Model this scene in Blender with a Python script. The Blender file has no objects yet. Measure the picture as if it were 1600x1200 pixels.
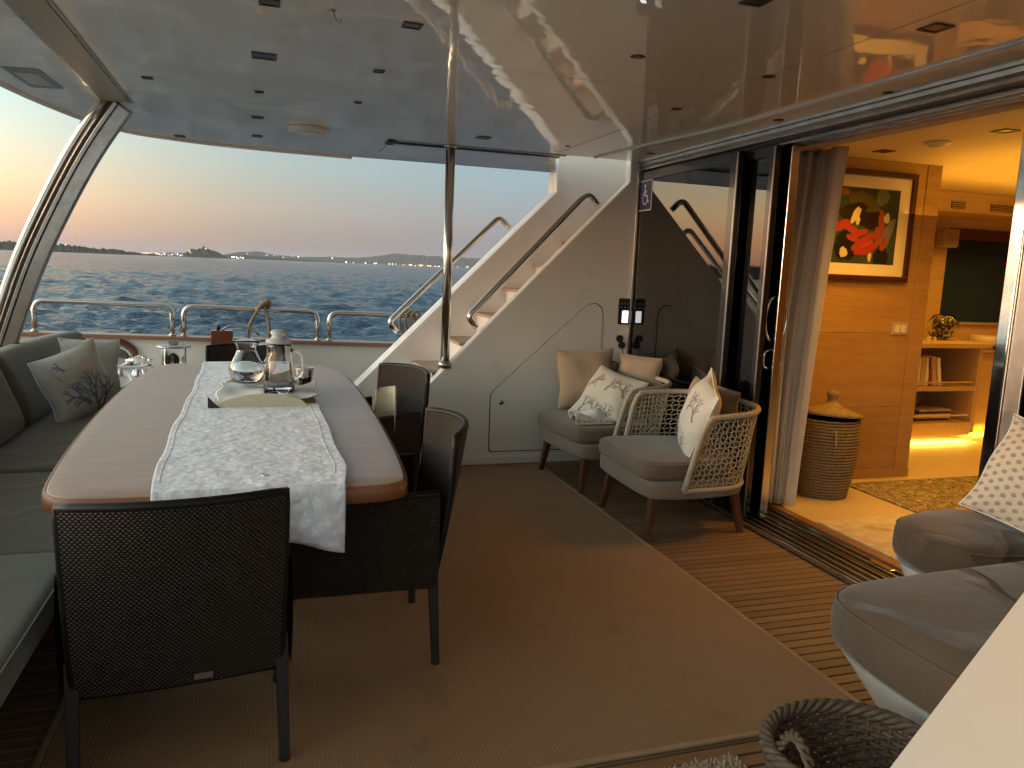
import bpy, bmesh, math, random
import numpy as np
from mathutils import Vector, Matrix
from math import sin, cos, pi, radians
random.seed(7); rng = np.random.default_rng(7)
S = bpy.context.scene
COL = S.collection

# ------------------------------------------------------------------ camera
cam = bpy.data.cameras.new('camera'); cam_o = bpy.data.objects.new('camera', cam); COL.objects.link(cam_o)
Rw = Matrix(((0.95265278, 0.00716153, -0.30397597), (-0.30147942, 0.15222753, -0.94124223), (0.03953278, 0.98831953, 0.14717903)))
cam_o.matrix_world = Matrix.Translation((0, 0, 1.45)) @ Rw.to_4x4()
cam.sensor_fit = 'HORIZONTAL'; cam.sensor_width = 36.0; cam.lens = 36.0 * 1202 / 1600
cam.clip_start = 0.05; cam.clip_end = 60000
S.camera = cam_o

# ------------------------------------------------------------------ sky, sun, exposure
W = bpy.data.worlds.new('World'); S.world = W; W.use_nodes = True
nt = W.node_tree; nt.nodes.clear()
def wn(t, **k):
    n = nt.nodes.new(t)
    for a, b in k.items(): setattr(n, a, b)
    return n
SUN_AZ = radians(-86)            # measured from +Y towards +X; the sun has just set over the stern quarter
SUN_DIR = Vector((sin(SUN_AZ), cos(SUN_AZ), 0.05)).normalized()
tc = wn('ShaderNodeTexCoord'); sep = wn('ShaderNodeSeparateXYZ'); nt.links.new(tc.outputs['Generated'], sep.inputs[0])
def ramp(stops):
    r = wn('ShaderNodeValToRGB'); e = r.color_ramp.elements
    while len(e) > 1: e.remove(e[-1])
    for i, (p, c) in enumerate(stops):
        x = e[0] if i == 0 else e.new(p)
        x.position = p; x.color = (*c, 1)
    nt.links.new(sep.outputs['Z'], r.inputs[0]); return r
warm = ramp([(0, (.29, .20, .165)), (.02, (.36, .255, .19)), (.06, (.44, .35, .235)), (.11, (.38, .40, .33)), (.17, (.29, .41, .42)), (.26, (.30, .39, .40)), (.45, (.33, .34, .32)), (1, (.22, .22, .22))])
cool = ramp([(0, (.13, .13, .16)), (.02, (.155, .16, .195)), (.06, (.18, .21, .25)), (.11, (.185, .265, .32)), (.17, (.175, .28, .36)), (.26, (.19, .28, .36)), (.45, (.20, .26, .31)), (1, (.15, .17, .19))])
dot = wn('ShaderNodeVectorMath', operation='DOT_PRODUCT'); nt.links.new(tc.outputs['Generated'], dot.inputs[0]); dot.inputs[1].default_value = SUN_DIR
mr = wn('ShaderNodeMapRange'); mr.interpolation_type = 'SMOOTHSTEP'; mr.inputs[1].default_value = -.88; mr.inputs[2].default_value = -.26
dot2 = wn('ShaderNodeVectorMath', operation='DOT_PRODUCT'); nt.links.new(tc.outputs['Generated'], dot2.inputs[0]); dot2.inputs[1].default_value = (sin(radians(-125)), cos(radians(-125)), 0)
nt.links.new(dot2.outputs['Value'], mr.inputs[0])
mx = wn('ShaderNodeMix', data_type='RGBA'); nt.links.new(mr.outputs[0], mx.inputs[0]); nt.links.new(cool.outputs[0], mx.inputs[6]); nt.links.new(warm.outputs[0], mx.inputs[7])
# glow round the place where the sun went down
pw = wn('ShaderNodeMath', operation='POWER'); mxx = wn('ShaderNodeMath', operation='MAXIMUM'); mxx.inputs[1].default_value = 0
nt.links.new(dot.outputs['Value'], mxx.inputs[0]); nt.links.new(mxx.outputs[0], pw.inputs[0]); pw.inputs[1].default_value = 2.5
gl = wn('ShaderNodeMix', data_type='RGBA', blend_type='ADD'); gl.clamp_result = False
sc_ = wn('ShaderNodeVectorMath', operation='SCALE'); glow = ramp([(0, (.80, .30, .16)), (.04, (1, .42, .17)), (.08, (1, .62, .29)), (.13, (.66, .60, .42)), (.20, (.36, .46, .44)), (.32, (.36, .46, .44)), (.6, (.30, .36, .36)), (1, (.12, .15, .18))])
gs_ = wn('ShaderNodeMath', operation='MULTIPLY'); gs_.inputs[1].default_value = 5.2; nt.links.new(pw.outputs[0], gs_.inputs[0])
nt.links.new(glow.outputs[0], sc_.inputs[0]); nt.links.new(gs_.outputs[0], sc_.inputs['Scale'])
gl.inputs[0].default_value = 1.0; nt.links.new(mx.outputs[2], gl.inputs[6]); nt.links.new(sc_.outputs[0], gl.inputs[7])
# a trace of the physical sky on top for the overall fall-off
nis = wn('ShaderNodeTexSky', sky_type='NISHITA'); nis.sun_disc = False; nis.sun_elevation = radians(1.0); nis.sun_rotation = SUN_AZ
bg = wn('ShaderNodeBackground'); nt.links.new(gl.outputs[2], bg.inputs[0]); bg.inputs[1].default_value = 1.0
bg2 = wn('ShaderNodeBackground'); nt.links.new(nis.outputs[0], bg2.inputs[0]); bg2.inputs[1].default_value = .05
ad = wn('ShaderNodeAddShader'); nt.links.new(bg.outputs[0], ad.inputs[0]); nt.links.new(bg2.outputs[0], ad.inputs[1])
ow = wn('ShaderNodeOutputWorld'); nt.links.new(ad.outputs[0], ow.inputs[0])
sun = bpy.data.lights.new('sun', 'SUN'); sun.energy = 1.2; sun.angle = radians(20); sun.color = (1, .62, .36)
sun_o = bpy.data.objects.new('sun', sun); COL.objects.link(sun_o)
sun_o.rotation_euler = Vector((SUN_DIR.x, SUN_DIR.y, .09)).to_track_quat('Z', 'Y').to_euler()
S.view_settings.view_transform = 'Standard'; S.view_settings.look = 'None'; S.view_settings.exposure = 0.62; S.view_settings.gamma = 1
S.view_settings.use_curve_mapping = False
cy = S.cycles; cy.use_denoising = True; cy.max_bounces = 7; cy.diffuse_bounces = 3; cy.glossy_bounces = 4; cy.transmission_bounces = 7
cy.transparent_max_bounces = 8; cy.sample_clamp_indirect = 4; cy.caustics_reflective = True; cy.caustics_refractive = False; cy.blur_glossy = .5

# ------------------------------------------------------------------ materials
class N:
    def __init__(s, name):
        s.m = bpy.data.materials.new(name); s.m.use_nodes = True; s.t = s.m.node_tree
        s.b = s.t.nodes['Principled BSDF']; s.out = s.t.nodes['Material Output']
    def n(s, t, **k):
        x = s.t.nodes.new(t)
        for a, b in k.items(): setattr(x, a, b)
        return x
    def l(s, a, b): s.t.links.new(a, b)
    def coord(s, kind='Object', scale=(1, 1, 1), rot=(0, 0, 0)):
        c = s.n('ShaderNodeTexCoord'); m = s.n('ShaderNodeMapping'); m.inputs['Scale'].default_value = scale; m.inputs['Rotation'].default_value = rot
        s.l(c.outputs[kind], m.inputs[0]); return m.outputs[0]
    def noise(s, v, sc, det=4, rough=.55):
        x = s.n('ShaderNodeTexNoise'); x.inputs['Scale'].default_value = sc; x.inputs['Detail'].default_value = det; x.inputs['Roughness'].default_value = rough
        s.l(v, x.inputs['Vector']); return x.outputs[0]
    def ramp(s, f, stops):
        r = s.n('ShaderNodeValToRGB'); e = r.color_ramp.elements
        while len(e) > 1: e.remove(e[-1])
        for i, (p, c) in enumerate(stops):
            x = e[0] if i == 0 else e.new(p)
            x.position = p; x.color = (*c, 1) if len(c) == 3 else c
        s.l(f, r.inputs[0]); return r.outputs[0]
    def mix(s, f, a, b, mode='MIX'):
        x = s.n('ShaderNodeMix', data_type='RGBA', blend_type=mode)
        for i, v in ((0, f), (6, a), (7, b)):
            if hasattr(v, 'links') or hasattr(v, 'is_linked'): s.l(v, x.inputs[i])
            else: x.inputs[i].default_value = v if i == 0 else (*v, 1)
        return x.outputs[2]
    def bump(s, h, strength=.3, dist=.01, prev=None):
        x = s.n('ShaderNodeBump'); x.inputs['Strength'].default_value = strength; x.inputs['Distance'].default_value = dist
        s.l(h, x.inputs['Height'])
        if prev is not None: s.l(prev, x.inputs['Normal'])
        s.l(x.outputs[0], s.b.inputs['Normal']); return x.outputs[0]
    def set(s, **k):
        nm = dict(color='Base Color', rough='Roughness', metal='Metallic', coat='Coat Weight', coatr='Coat Roughness', coati='Coat IOR', trans='Transmission Weight', ior='IOR', emit='Emission Color', es='Emission Strength', sheen='Sheen Weight', spec='Specular IOR Level', alpha='Alpha')
        for a, v in k.items():
            i = s.b.inputs[nm[a]]
            if hasattr(v, 'is_linked'): s.l(v, i)
            else: i.default_value = (*v, 1) if isinstance(v, tuple) and len(v) == 3 else v
        return s
M = {}
def simple(name, color, rough=.5, metal=0., var=.12, nsc=8, bump=0, bsc=60, **k):
    a = N(name); v = a.coord(); f = a.noise(v, nsc, 5)
    c2 = tuple(min(1, x * (1 + var)) for x in color); c1 = tuple(x * (1 - var) for x in color)
    a.set(color=a.ramp(f, [(.3, c1), (.7, c2)]), metal=metal, **k)
    r = a.n('ShaderNodeMapRange'); r.inputs[3].default_value = max(0, rough * .85); r.inputs[4].default_value = min(1, rough * 1.2); a.l(a.noise(v, nsc * 2.3, 3), r.inputs[0]); a.set(rough=r.outputs[0])
    if bump: a.bump(a.noise(v, bsc, 4), bump, .004)
    M[name] = a.m; return a
simple('gelcoat', (.84, .80, .75), .28, var=.02, nsc=2, coat=.5, coatr=.08)
a = simple('ceiling_gelcoat', (.88, .81, .67), .35, var=.02, nsc=1.2, coat=1., coatr=.010, coati=1.6)
v = a.coord(); h = a.noise(v, 2.6, 2); x = a.n('ShaderNodeBump'); x.inputs['Strength'].default_value = .12; x.inputs['Distance'].default_value = .02; a.l(h, x.inputs['Height'])
h2 = a.noise(v, 19, 2); x2 = a.n('ShaderNodeBump'); x2.inputs['Strength'].default_value = .06; x2.inputs['Distance'].default_value = .004; a.l(h2, x2.inputs['Height']); a.l(x.outputs[0], x2.inputs['Normal'])
a.l(x2.outputs[0], a.b.inputs['Coat Normal'])
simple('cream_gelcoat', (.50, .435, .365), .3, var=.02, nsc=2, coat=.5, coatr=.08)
simple('steel', (.62, .60, .57), .17, 1.0, var=.05, nsc=5)
simple('steel_dull', (.42, .41, .39), .3, 1.0, var=.15, nsc=14)
simple('chrome', (.8, .78, .75), .06, 1.0, var=.02)
simple('black_frame', (.012, .012, .012), .22, var=.3, coat=.6, coatr=.05)
simple('black_plastic', (.02, .02, .02), .45)
simple('dark_gap', (.01, .01, .01), .8)
simple('caulk', (.012, .011, .010), .7)
simple('white_plastic', (.7, .68, .62), .35, var=.03)
simple('cream_frame', (.46, .39, .30), .5, var=.04)
simple('lamp_glass', (.035, .03, .028), .35, var=.2, coat=.5)
simple('lamp_frame', (.10, .085, .07), .45, .6)
simple('dark_wood_leg', (.11, .04, .018), .4, var=.3, nsc=20)
simple('mahogany', (.14, .035, .015), .25, var=.4, nsc=14, coat=.6)
simple('dark_metal_leg', (.02, .019, .018), .5, var=.2)
simple('rope_beige', (.44, .37, .27), .8, var=.15, nsc=40, bump=.5, bsc=300)
simple('hemp_rope', (.25, .18, .11), .9, var=.35, nsc=60, bump=.8, bsc=260)
simple('napkin', (.75, .73, .70), .8, var=.03, bump=.3, bsc=50)
simple('cream_board', (.62, .55, .40), .45, var=.03)
simple('ceramic', (.7, .62, .5), .3, var=.05)
simple('black_leather', (.02, .018, .018), .35, bump=.3)
simple('book_cream', (.55, .42, .25), .7, var=.15)
simple('book_red', (.25, .05, .03), .6)
simple('book_dark', (.05, .05, .04), .6)
def wood(name, c1, c2, rough, axis='X', scale=1., coat=.0, bumpk=.15, seam=None):
    a = N(name)
    s = {'X': (1.2, 14, 14), 'Y': (14, 1.2, 14), 'Z': (14, 14, 1.2)}[axis]
    v = a.coord('Object', tuple(q * scale for q in s)); f = a.noise(v, 2.2, 8, .62); g = a.noise(v, 9, 4, .7)
    oi = a.n('ShaderNodeObjectInfo')
    col = a.ramp(f, [(.28, c1), (.5, tuple((p + q) / 2 for p, q in zip(c1, c2))), (.72, c2)])
    col = a.mix(.25, col, a.ramp(g, [(.35, tuple(q * .7 for q in c1)), (.6, c2)]))
    hs = a.n('ShaderNodeHueSaturation'); mr_ = a.n('ShaderNodeMapRange'); mr_.inputs[3].default_value = .82; mr_.inputs[4].default_value = 1.16
    a.l(oi.outputs['Random'], mr_.inputs[0]); a.l(mr_.outputs[0], hs.inputs['Value']); a.l(col, hs.inputs['Color'])
    a.set(color=hs.outputs[0], rough=rough, coat=coat, coatr=.1); a.b.inputs['Coat Roughness'].default_value = .25; a.bump(g, bumpk, .002); M[name] = a.m; return a
wood('teak_deck', (.16, .088, .045), (.27, .16, .088), .6, 'X', bumpk=.3)
wood('teak_trim', (.20, .09, .05), (.32, .17, .10), .4, 'X', coat=.4)
wood('teak_tread', (.30, .20, .15), (.45, .32, .25), .55, 'Y')
wood('table_wood', (.32, .19, .13), (.42, .26, .185), .45, 'X', .7, coat=.35, bumpk=.03)
wood('table_edge', (.18, .062, .02), (.26, .095, .032), .5, 'X', coat=.1, bumpk=.03)
wood('oak_panel', (.36, .205, .085), (.50, .305, .125), .38, 'X', .6, coat=.2, bumpk=.05)
wood('oak_light', (.56, .38, .19), (.68, .49, .25), .4, 'X', .6, bumpk=.05)
wood('picture_wood', (.055, .014, .008), (.10, .028, .014), .3, 'X', coat=.4)
# stone-like saloon floor
simple('saloon_floor', (.60, .49, .34), .5, var=.03, nsc=1.5)
simple('saloon_ceiling', (.74, .62, .44), .6, var=.02)
# ribbed sisal rug (ribs run away from the viewer)
a = N('sisal'); v = a.coord('Object'); wv = a.n('ShaderNodeTexWave', wave_type='BANDS', bands_direction='X', wave_profile='SIN'); wv.inputs['Scale'].default_value = 26; wv.inputs['Distortion'].default_value = .9; wv.inputs['Detail'].default_value = 3; wv.inputs['Detail Scale'].default_value = 3; a.l(v, wv.inputs[0])
w2 = a.n('ShaderNodeTexWave', wave_type='BANDS', bands_direction='Y'); w2.inputs['Scale'].default_value = 40; w2.inputs['Distortion'].default_value = 1.5; a.l(v, w2.inputs[0])
big = a.noise(v, .9, 5)
c = a.ramp(big, [(.3, (.25, .148, .070)), (.7, (.31, .19, .094))]); c = a.mix(.16, c, a.ramp(wv.outputs[0], [(.1, (.17, .10, .045)), (.7, (.42, .27, .145))]))
st = a.ramp(a.noise(v, 3.1, 6, .7), [(.30, (.62, .6, .58)), (.42, (1, 1, 1))]); c = a.mix(.55, c, a.mix(1, c, st, 'MULTIPLY'))
a.set(color=c, rough=.95, spec=.15, sheen=.1); hh = a.n('ShaderNodeMath', operation='ADD'); a.l(wv.outputs[0], hh.inputs[0]); a.l(w2.outputs[0], hh.inputs[1]); a.bump(hh.outputs[0], .3, .004); M['sisal'] = a.m
simple('rug_binding', (.34, .22, .12), .9, bump=.5)
# woven resin wicker on uv (metres)
def weave(name, dark, light, su, sv):
    a = N(name); uv = a.n('ShaderNodeTexCoord').outputs['UV']
    sp = a.n('ShaderNodeSeparateXYZ'); a.l(uv, sp.inputs[0])
    def mth(op, p, q=None):
        m_ = a.n('ShaderNodeMath', operation=op)
        for i, z in enumerate((p, q)):
            if z is None: continue
            if isinstance(z, (int, float)): m_.inputs[i].default_value = z
            else: a.l(z, m_.inputs[i])
        return m_.outputs[0]
    su_ = mth('SINE', mth('MULTIPLY', sp.outputs[0], 2 * pi / su)); sv_ = mth('SINE', mth('MULTIPLY', sp.outputs[1], pi / sv))
    row = mth('ABSOLUTE', sv_)
    over = mth('MULTIPLY', su_, mth('SIGN', sv_))          # weft passes over and under, shifted row by row
    h = mth('MULTIPLY', mth('POWER', row, .5), mth('ADD', mth('MULTIPLY', over, .5), .5))
    col = a.ramp(h, [(.05, (.004, .003, .003)), (.32, dark), (.9, light)])
    no = a.noise(uv, 14, 4); col = a.mix(.5, col, a.mix(1, col, a.ramp(no, [(.3, (.55, .5, .46)), (.7, (1.2, 1.15, 1.1))]), 'MULTIPLY'))
    a.set(color=col, rough=.5, spec=.35); a.bump(h, .9, .006); M[name] = a.m
weave('dark_wicker', (.020, .012, .007), (.088, .062, .045), .013, .0075)
weave('wicker_band', (.028, .021, .016), (.075, .060, .048), .05, .004)
weave('seagrass', (.20, .13, .06), (.46, .34, .20), .012, .010)
weave('jute', (.14, .09, .05), (.42, .32, .2), .014, .010)
# fabrics
def fabric(name, c, rough=.9, fine=420, wr=.25, var=.10, sheen=.25, crease=0.):
    a = N(name); v = a.coord('Object'); f = a.noise(v, 2.5, 5)
    c1 = tuple(x * (1 - var) for x in c); c2 = tuple(min(1, x * (1 + var)) for x in c)
    wx = a.n('ShaderNodeTexWave', bands_direction='X'); wx.inputs['Scale'].default_value = fine / 6; a.l(v, wx.inputs[0])
    wy = a.n('ShaderNodeTexWave', bands_direction='Y'); wy.inputs['Scale'].default_value = fine / 6; a.l(v, wy.inputs[0])
    ma = a.n('ShaderNodeMath', operation='ADD'); a.l(wx.outputs[0], ma.inputs[0]); a.l(wy.outputs[0], ma.inputs[1])
    col = a.ramp(f, [(.3, c1), (.7, c2)])
    a.set(color=col, rough=rough, sheen=sheen, spec=.2)
    b1 = a.n('ShaderNodeBump'); b1.inputs['Strength'].default_value = wr; b1.inputs['Distance'].default_value = .03; a.l(a.noise(v, 5.5, 4, .5), b1.inputs['Height'])
    if crease:
        cn = a.n('ShaderNodeMapping'); cn.inputs['Rotation'].default_value = (0, 0, .9); cn.inputs['Scale'].default_value = (1, .42, 1); a.l(v, cn.inputs[0])
        r_ = a.ramp(a.noise(cn.outputs[0], 2.6, 2, .4), [(.44, (0, 0, 0)), (.49, (1, 1, 1)), (.53, (.2, .2, .2)), (.60, (0, 0, 0))])
        b0 = a.n('ShaderNodeBump'); b0.inputs['Strength'].default_value = crease; b0.inputs['Distance'].default_value = .022; a.l(r_, b0.inputs['Height']); a.l(b0.outputs[0], b1.inputs['Normal'])
    a.bump(ma.outputs[0], .15, .001, b1.outputs[0]); M[name] = a.m; return a
fabric('sofa_fabric', (.105, .095, .060), wr=.22, crease=.25)
fabric('sofa_fabric_pale', (.12, .112, .08), wr=.3)
fabric('bench_fabric', (.105, .070, .046), wr=.35, crease=.7)
fabric('armchair_fabric', (.19, .128, .09), wr=.15)
fabric('frame_fabric', (.24, .18, .13), wr=.1)
fabric('tan_fabric', (.36, .27, .19), wr=.3)
fabric('curtain_fabric', (.78, .70, .60), wr=.1)
a = N('curtain_thin'); v = a.coord(); a.set(color=a.ramp(a.noise(v, 3, 4), [(.3, (.80, .75, .68)), (.7, (.88, .83, .76))]), rough=.85, spec=.1)
tr = a.n('ShaderNodeBsdfTranslucent'); tr.inputs[0].default_value = (.8, .7, .58, 1); ms = a.n('ShaderNodeMixShader'); ms.inputs[0].default_value = .15
a.l(a.b.outputs[0], ms.inputs[1]); a.l(tr.outputs[0], ms.inputs[2]); a.l(ms.outputs[0], a.out.inputs[0]); M['curtain_thin'] = a.m
# white damask runner
a = N('damask'); v = a.coord('Object'); vo = a.n('ShaderNodeTexVoronoi', feature='SMOOTH_F1'); vo.inputs['Scale'].default_value = 34; a.l(v, vo.inputs['Vector'])
n1 = a.noise(v, 46, 5, .6); f = a.n('ShaderNodeMath', operation='ADD'); a.l(vo.outputs[0], f.inputs[0]); a.l(n1, f.inputs[1])
a.set(color=a.ramp(f.outputs[0], [(.55, (.88, .86, .88)), (.8, (.79, .77, .81)), (1., (.68, .66, .71))]), rough=.7, sheen=.2)
b1 = a.n('ShaderNodeBump'); b1.inputs['Strength'].default_value = .2; b1.inputs['Distance'].default_value = .012; a.l(a.noise(v, 14, 4), b1.inputs['Height'])
a.bump(f.outputs[0], .7, .006, b1.outputs[0]); M['damask'] = a.m
# vertex painted cloth / print
def painted(name, rough=.85, wr=.3):
    a = N(name); at = a.n('ShaderNodeVertexColor'); at.layer_name = 'Col'; v = a.coord()
    c = a.mix(.35, at.outputs[0], a.mix(1, at.outputs[0], a.ramp(a.noise(v, 60, 3), [(.3, (.8, .8, .8)), (.7, (1.1, 1.1, 1.1))]), 'MULTIPLY'))
    a.set(color=c, rough=rough, spec=.2); a.bump(a.noise(v, 9, 4), wr, .02); M[name] = a.m
painted('printed_cloth'); painted('printed_paper', .5, .0)
# glass
a = N('clear_glass'); a.set(color=(.97, .98, .98), rough=.0, trans=1.0, ior=1.45); M['clear_glass'] = a.m
a = N('water_in_jug'); a.set(color=(.96, .98, .98), rough=.0, trans=1.0, ior=1.33); M['water_in_jug'] = a.m
a = N('tinted_glass')
lw = a.n('ShaderNodeFresnel'); lw.inputs[0].default_value = 1.95
g = a.n('ShaderNodeBsdfGlossy'); g.inputs[0].default_value = (.95, .93, .88, 1); g.inputs[1].default_value = .0
t_ = a.n('ShaderNodeBsdfTransparent'); t_.inputs[0].default_value = (.10, .095, .075, 1); ms = a.n('ShaderNodeMixShader')
a.l(lw.outputs[0], ms.inputs[0]); a.l(t_.outputs[0], ms.inputs[1]); a.l(g.outputs[0], ms.inputs[2]); a.l(ms.outputs[0], a.out.inputs[0]); M['tinted_glass'] = a.m
a = N('night_glass'); a.set(color=(.018, .045, .13), rough=.15, spec=.2); M['night_glass'] = a.m
a = N('lit_screen'); a.set(color=(.8, .8, .8), emit=(.9, .95, 1.), es=2.2); M['lit_screen'] = a.m
a = N('led_glow'); a.set(color=(.8, .6, .3), emit=(1, .48, .10), es=4.); M['led_glow'] = a.m
a = N('town_lamp'); oi = a.n('ShaderNodeTexCoord'); nn = a.noise(oi.outputs['Object'], .004, 1); a.set(color=(0, 0, 0), emit=a.ramp(nn, [(.42, (1, .50, .20)), (.55, (1, .8, .55)), (.65, (.8, .9, 1))]), es=9.); M['town_lamp'] = a.m
# persian carpet
a = N('persian'); v = a.coord('Object'); vo = a.n('ShaderNodeTexVoronoi', feature='F1'); vo.inputs['Scale'].default_value = 17; a.l(v, vo.inputs['Vector'])
n1 = a.noise(v, 24, 6, .7)
c = a.mix(.6, a.ramp(vo.outputs[0], [(.13, (.75, .66, .5)), (.22, (.03, .025, .03)), (.38, (.50, .38, .22)), (.5, (.03, .03, .035))]), a.ramp(n1, [(.40, (.02, .02, .025)), (.46, (.70, .60, .42)), (.52, (.07, .03, .025)), (.60, (.72, .62, .45))]))
a.set(color=c, rough=.95); a.bump(n1, .5, .01); M['persian'] = a.m
a = N('pale_mat'); v = a.coord('Object'); vo = a.n('ShaderNodeTexVoronoi', feature='SMOOTH_F1'); vo.inputs['Scale'].default_value = 6; a.l(v, vo.inputs['Vector'])
a.set(color=a.mix(.5, a.ramp(vo.outputs[0], [(.12, (.30, .25, .20)), (.25, (.66, .58, .46))]), a.ramp(a.noise(v, 12, 4), [(.4, (.42, .36, .28)), (.6, (.68, .60, .48))])), rough=.95); a.bump(a.noise(v, 90, 3), .5, .005); M['pale_mat'] = a.m
# sea
a = N('sea_water'); g_ = a.n('ShaderNodeNewGeometry'); mp = a.n('ShaderNodeMapping'); mp.inputs['Rotation'].default_value = (0, 0, radians(12)); mp.inputs['Scale'].default_value = (.55, 1, 1); a.l(g_.outputs['Position'], mp.inputs[0])
f1 = a.noise(mp.outputs[0], 1.5, 5, .62); f2 = a.noise(mp.outputs[0], .34, 5, .62)
b1 = a.n('ShaderNodeBump'); b1.inputs['Strength'].default_value = 1; b1.inputs['Distance'].default_value = 2.1; a.l(f2, b1.inputs['Height'])
a.bump(f1, 1., .6, b1.outputs[0]); a.set(color=(.012, .068, .128), rough=.10, ior=1.333, spec=.4); M['sea_water'] = a.m
def land(name, c1, c2):
    a = N(name); g_ = a.n('ShaderNodeNewGeometry'); f = a.noise(g_.outputs['Position'], .012, 6, .7); a.set(color=a.ramp(f, [(.35, c1), (.65, c2)]), rough=1., spec=0.); M[name] = a.m
land('scrub_land', (.035, .040, .028), (.075, .075, .05)); land('far_land', (.06, .07, .06), (.12, .11, .09))
# basket withies
simple('seagrass_coil', (.27, .20, .115), .85, var=.3, nsc=50, bump=.8, bsc=200); simple('jute_tuft', (.33, .25, .17), .9, var=.4, nsc=60)
simple('grey_withy', (.115, .075, .048), .7, var=.4, nsc=45, bump=.6, bsc=240)
simple('sticker_blue', (.05, .05, .16), .5, var=.03); simple('sticker_white', (.8, .8, .82), .5, var=.02)
simple('grille_dark', (.05, .03, .02), .6); simple('paper_white', (.85, .8, .7), .7, var=.02)

# ------------------------------------------------------------------ builders
class MB:
    def __init__(s): s.v = []; s.f = []; s.uv = {}
    def add(s, vs, fs, uvs=None):
        o = len(s.v); s.v += [tuple(p) for p in vs]
        for i, f in enumerate(fs):
            if uvs: s.uv[len(s.f)] = uvs[i]
            s.f.append(tuple(o + k for k in f))
        return s
    def box(s, x0, x1, y0, y1, z0, z1, mat=None):
        vs = [(x, y, z) for z in (z0, z1) for y in (y0, y1) for x in (x0, x1)]
        if mat is not None: vs = [mat @ Vector(p) for p in vs]
        return s.add(vs, [(0, 2, 3, 1), (4, 5, 7, 6), (0, 1, 5, 4), (2, 6, 7, 3), (0, 4, 6, 2), (1, 3, 7, 5)])
    def prism(s, poly, h, axis='z', a0=0.):
        n = len(poly)
        f3 = {'z': lambda p, q: (p[0], p[1], q), 'y': lambda p, q: (p[0], q, p[1]), 'x': lambda p, q: (q, p[0], p[1])}[axis]
        vs = [f3(p, a0) for p in poly] + [f3(p, h) for p in poly]
        return s.add(vs, [tuple(range(n))[::-1], tuple(range(n, 2 * n))] + [(i, (i + 1) % n, n + (i + 1) % n, n + i) for i in range(n)])
    def tube(s, pts, r, seg=10, caps=True, closed=False):
        P_ = [Vector(p) for p in pts]; n = len(P_); rs = r if isinstance(r, (list, tuple)) else [r] * n
        up = None; rings = []
        for i in range(n):
            if closed: t = (P_[(i + 1) % n] - P_[i - 1]).normalized()
            else: t = (P_[min(i + 1, n - 1)] - P_[max(i - 1, 0)]).normalized()
            if up is None:
                up = Vector((0, 0, 1)) if abs(t.z) < .9 else Vector((1, 0, 0))
            b = t.cross(up).normalized(); up = b.cross(t).normalized()
            rings.append([P_[i] + (b * cos(2 * pi * k / seg) + up * sin(2 * pi * k / seg)) * rs[i] for k in range(seg)])
        vs = [p for R_ in rings for p in R_]; fs = []
        m = n if closed else n - 1
        for i in range(m):
            j = (i + 1) % n
            for k in range(seg):
                k2 = (k + 1) % seg; fs.append((i * seg + k, i * seg + k2, j * seg + k2, j * seg + k))
        if caps and not closed: fs += [tuple(range(seg))[::-1], tuple(range((n - 1) * seg, n * seg))]
        return s.add(vs, fs)
    def lathe(s, prof, c=(0, 0, 0), seg=32, sx=1, sy=1):
        n = len(prof); vs = [(c[0] + r * sx * cos(2 * pi * k / seg), c[1] + r * sy * sin(2 * pi * k / seg), c[2] + z) for r, z in prof for k in range(seg)]
        fs = [(i * seg + k, i * seg + (k + 1) % seg, (i + 1) * seg + (k + 1) % seg, (i + 1) * seg + k) for i in range(n - 1) for k in range(seg)]
        if prof[0][0] > 1e-5: fs.append(tuple(range(seg))[::-1])
        if prof[-1][0] > 1e-5: fs.append(tuple(range((n - 1) * seg, n * seg)))
        return s.add(vs, fs)
    def grid(s, fn, nu, nv, uvf=None):
        vs = [fn(i / nu, j / nv) for j in range(nv + 1) for i in range(nu + 1)]
        fs = []; uvs = []
        for j in range(nv):
            for i in range(nu):
                q = [(i, j), (i + 1, j), (i + 1, j + 1), (i, j + 1)]
                fs.append(tuple(b * (nu + 1) + a_ for a_, b in q))
                uvs.append([uvf(a_ / nu, b / nv) if uvf else (a_ / nu, b / nv) for a_, b in q])
        return s.add(vs, fs, uvs)
    def slab(s, poly, z0, z1, r=.01, seg=4, crown=0., rb=None):
        """rounded-edge plate from a ccw outline"""
        p = np.array(poly, float)
        if (p[:, 0] * np.roll(p[:, 1], -1) - np.roll(p[:, 0], -1) * p[:, 1]).sum() < 0: p = p[::-1].copy()
        nrm = []
        n = len(p)
        for i in range(n):
            t = p[(i + 1) % n] - p[i - 1]; t /= (np.hypot(*t) + 1e-9); nrm.append((t[1], -t[0]))
        nrm = np.array(nrm); c = p.mean(0); rb = r if rb is None else rb; rings = []
        for k in range(seg + 1):
            th = pi / 2 * k / seg; rings.append((rb * (1 - sin(th)), z0 + rb * (1 - cos(th))))
        for k in range(seg + 1):
            th = pi / 2 * k / seg; rings.append((r * (1 - cos(th)), z1 - r + r * sin(th)))
        vs = []
        for off, z in rings:
            for q in p - nrm * off: vs.append((q[0], q[1], z))
        base = p - nrm * r
        for f_ in (.93, .8, .6, .35, .12):
            for q in c + (base - c) * f_: vs.append((q[0], q[1], z1 + crown * (1 - f_ ** 2)))
        m = len(rings) + 5
        fs = [(j * n + i, j * n + (i + 1) % n, (j + 1) * n + (i + 1) % n, (j + 1) * n + i) for j in range(m - 1) for i in range(n)]
        fs += [tuple(range(n))[::-1], tuple(range((m - 1) * n, m * n))]
        return s.add(vs, fs)
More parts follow.
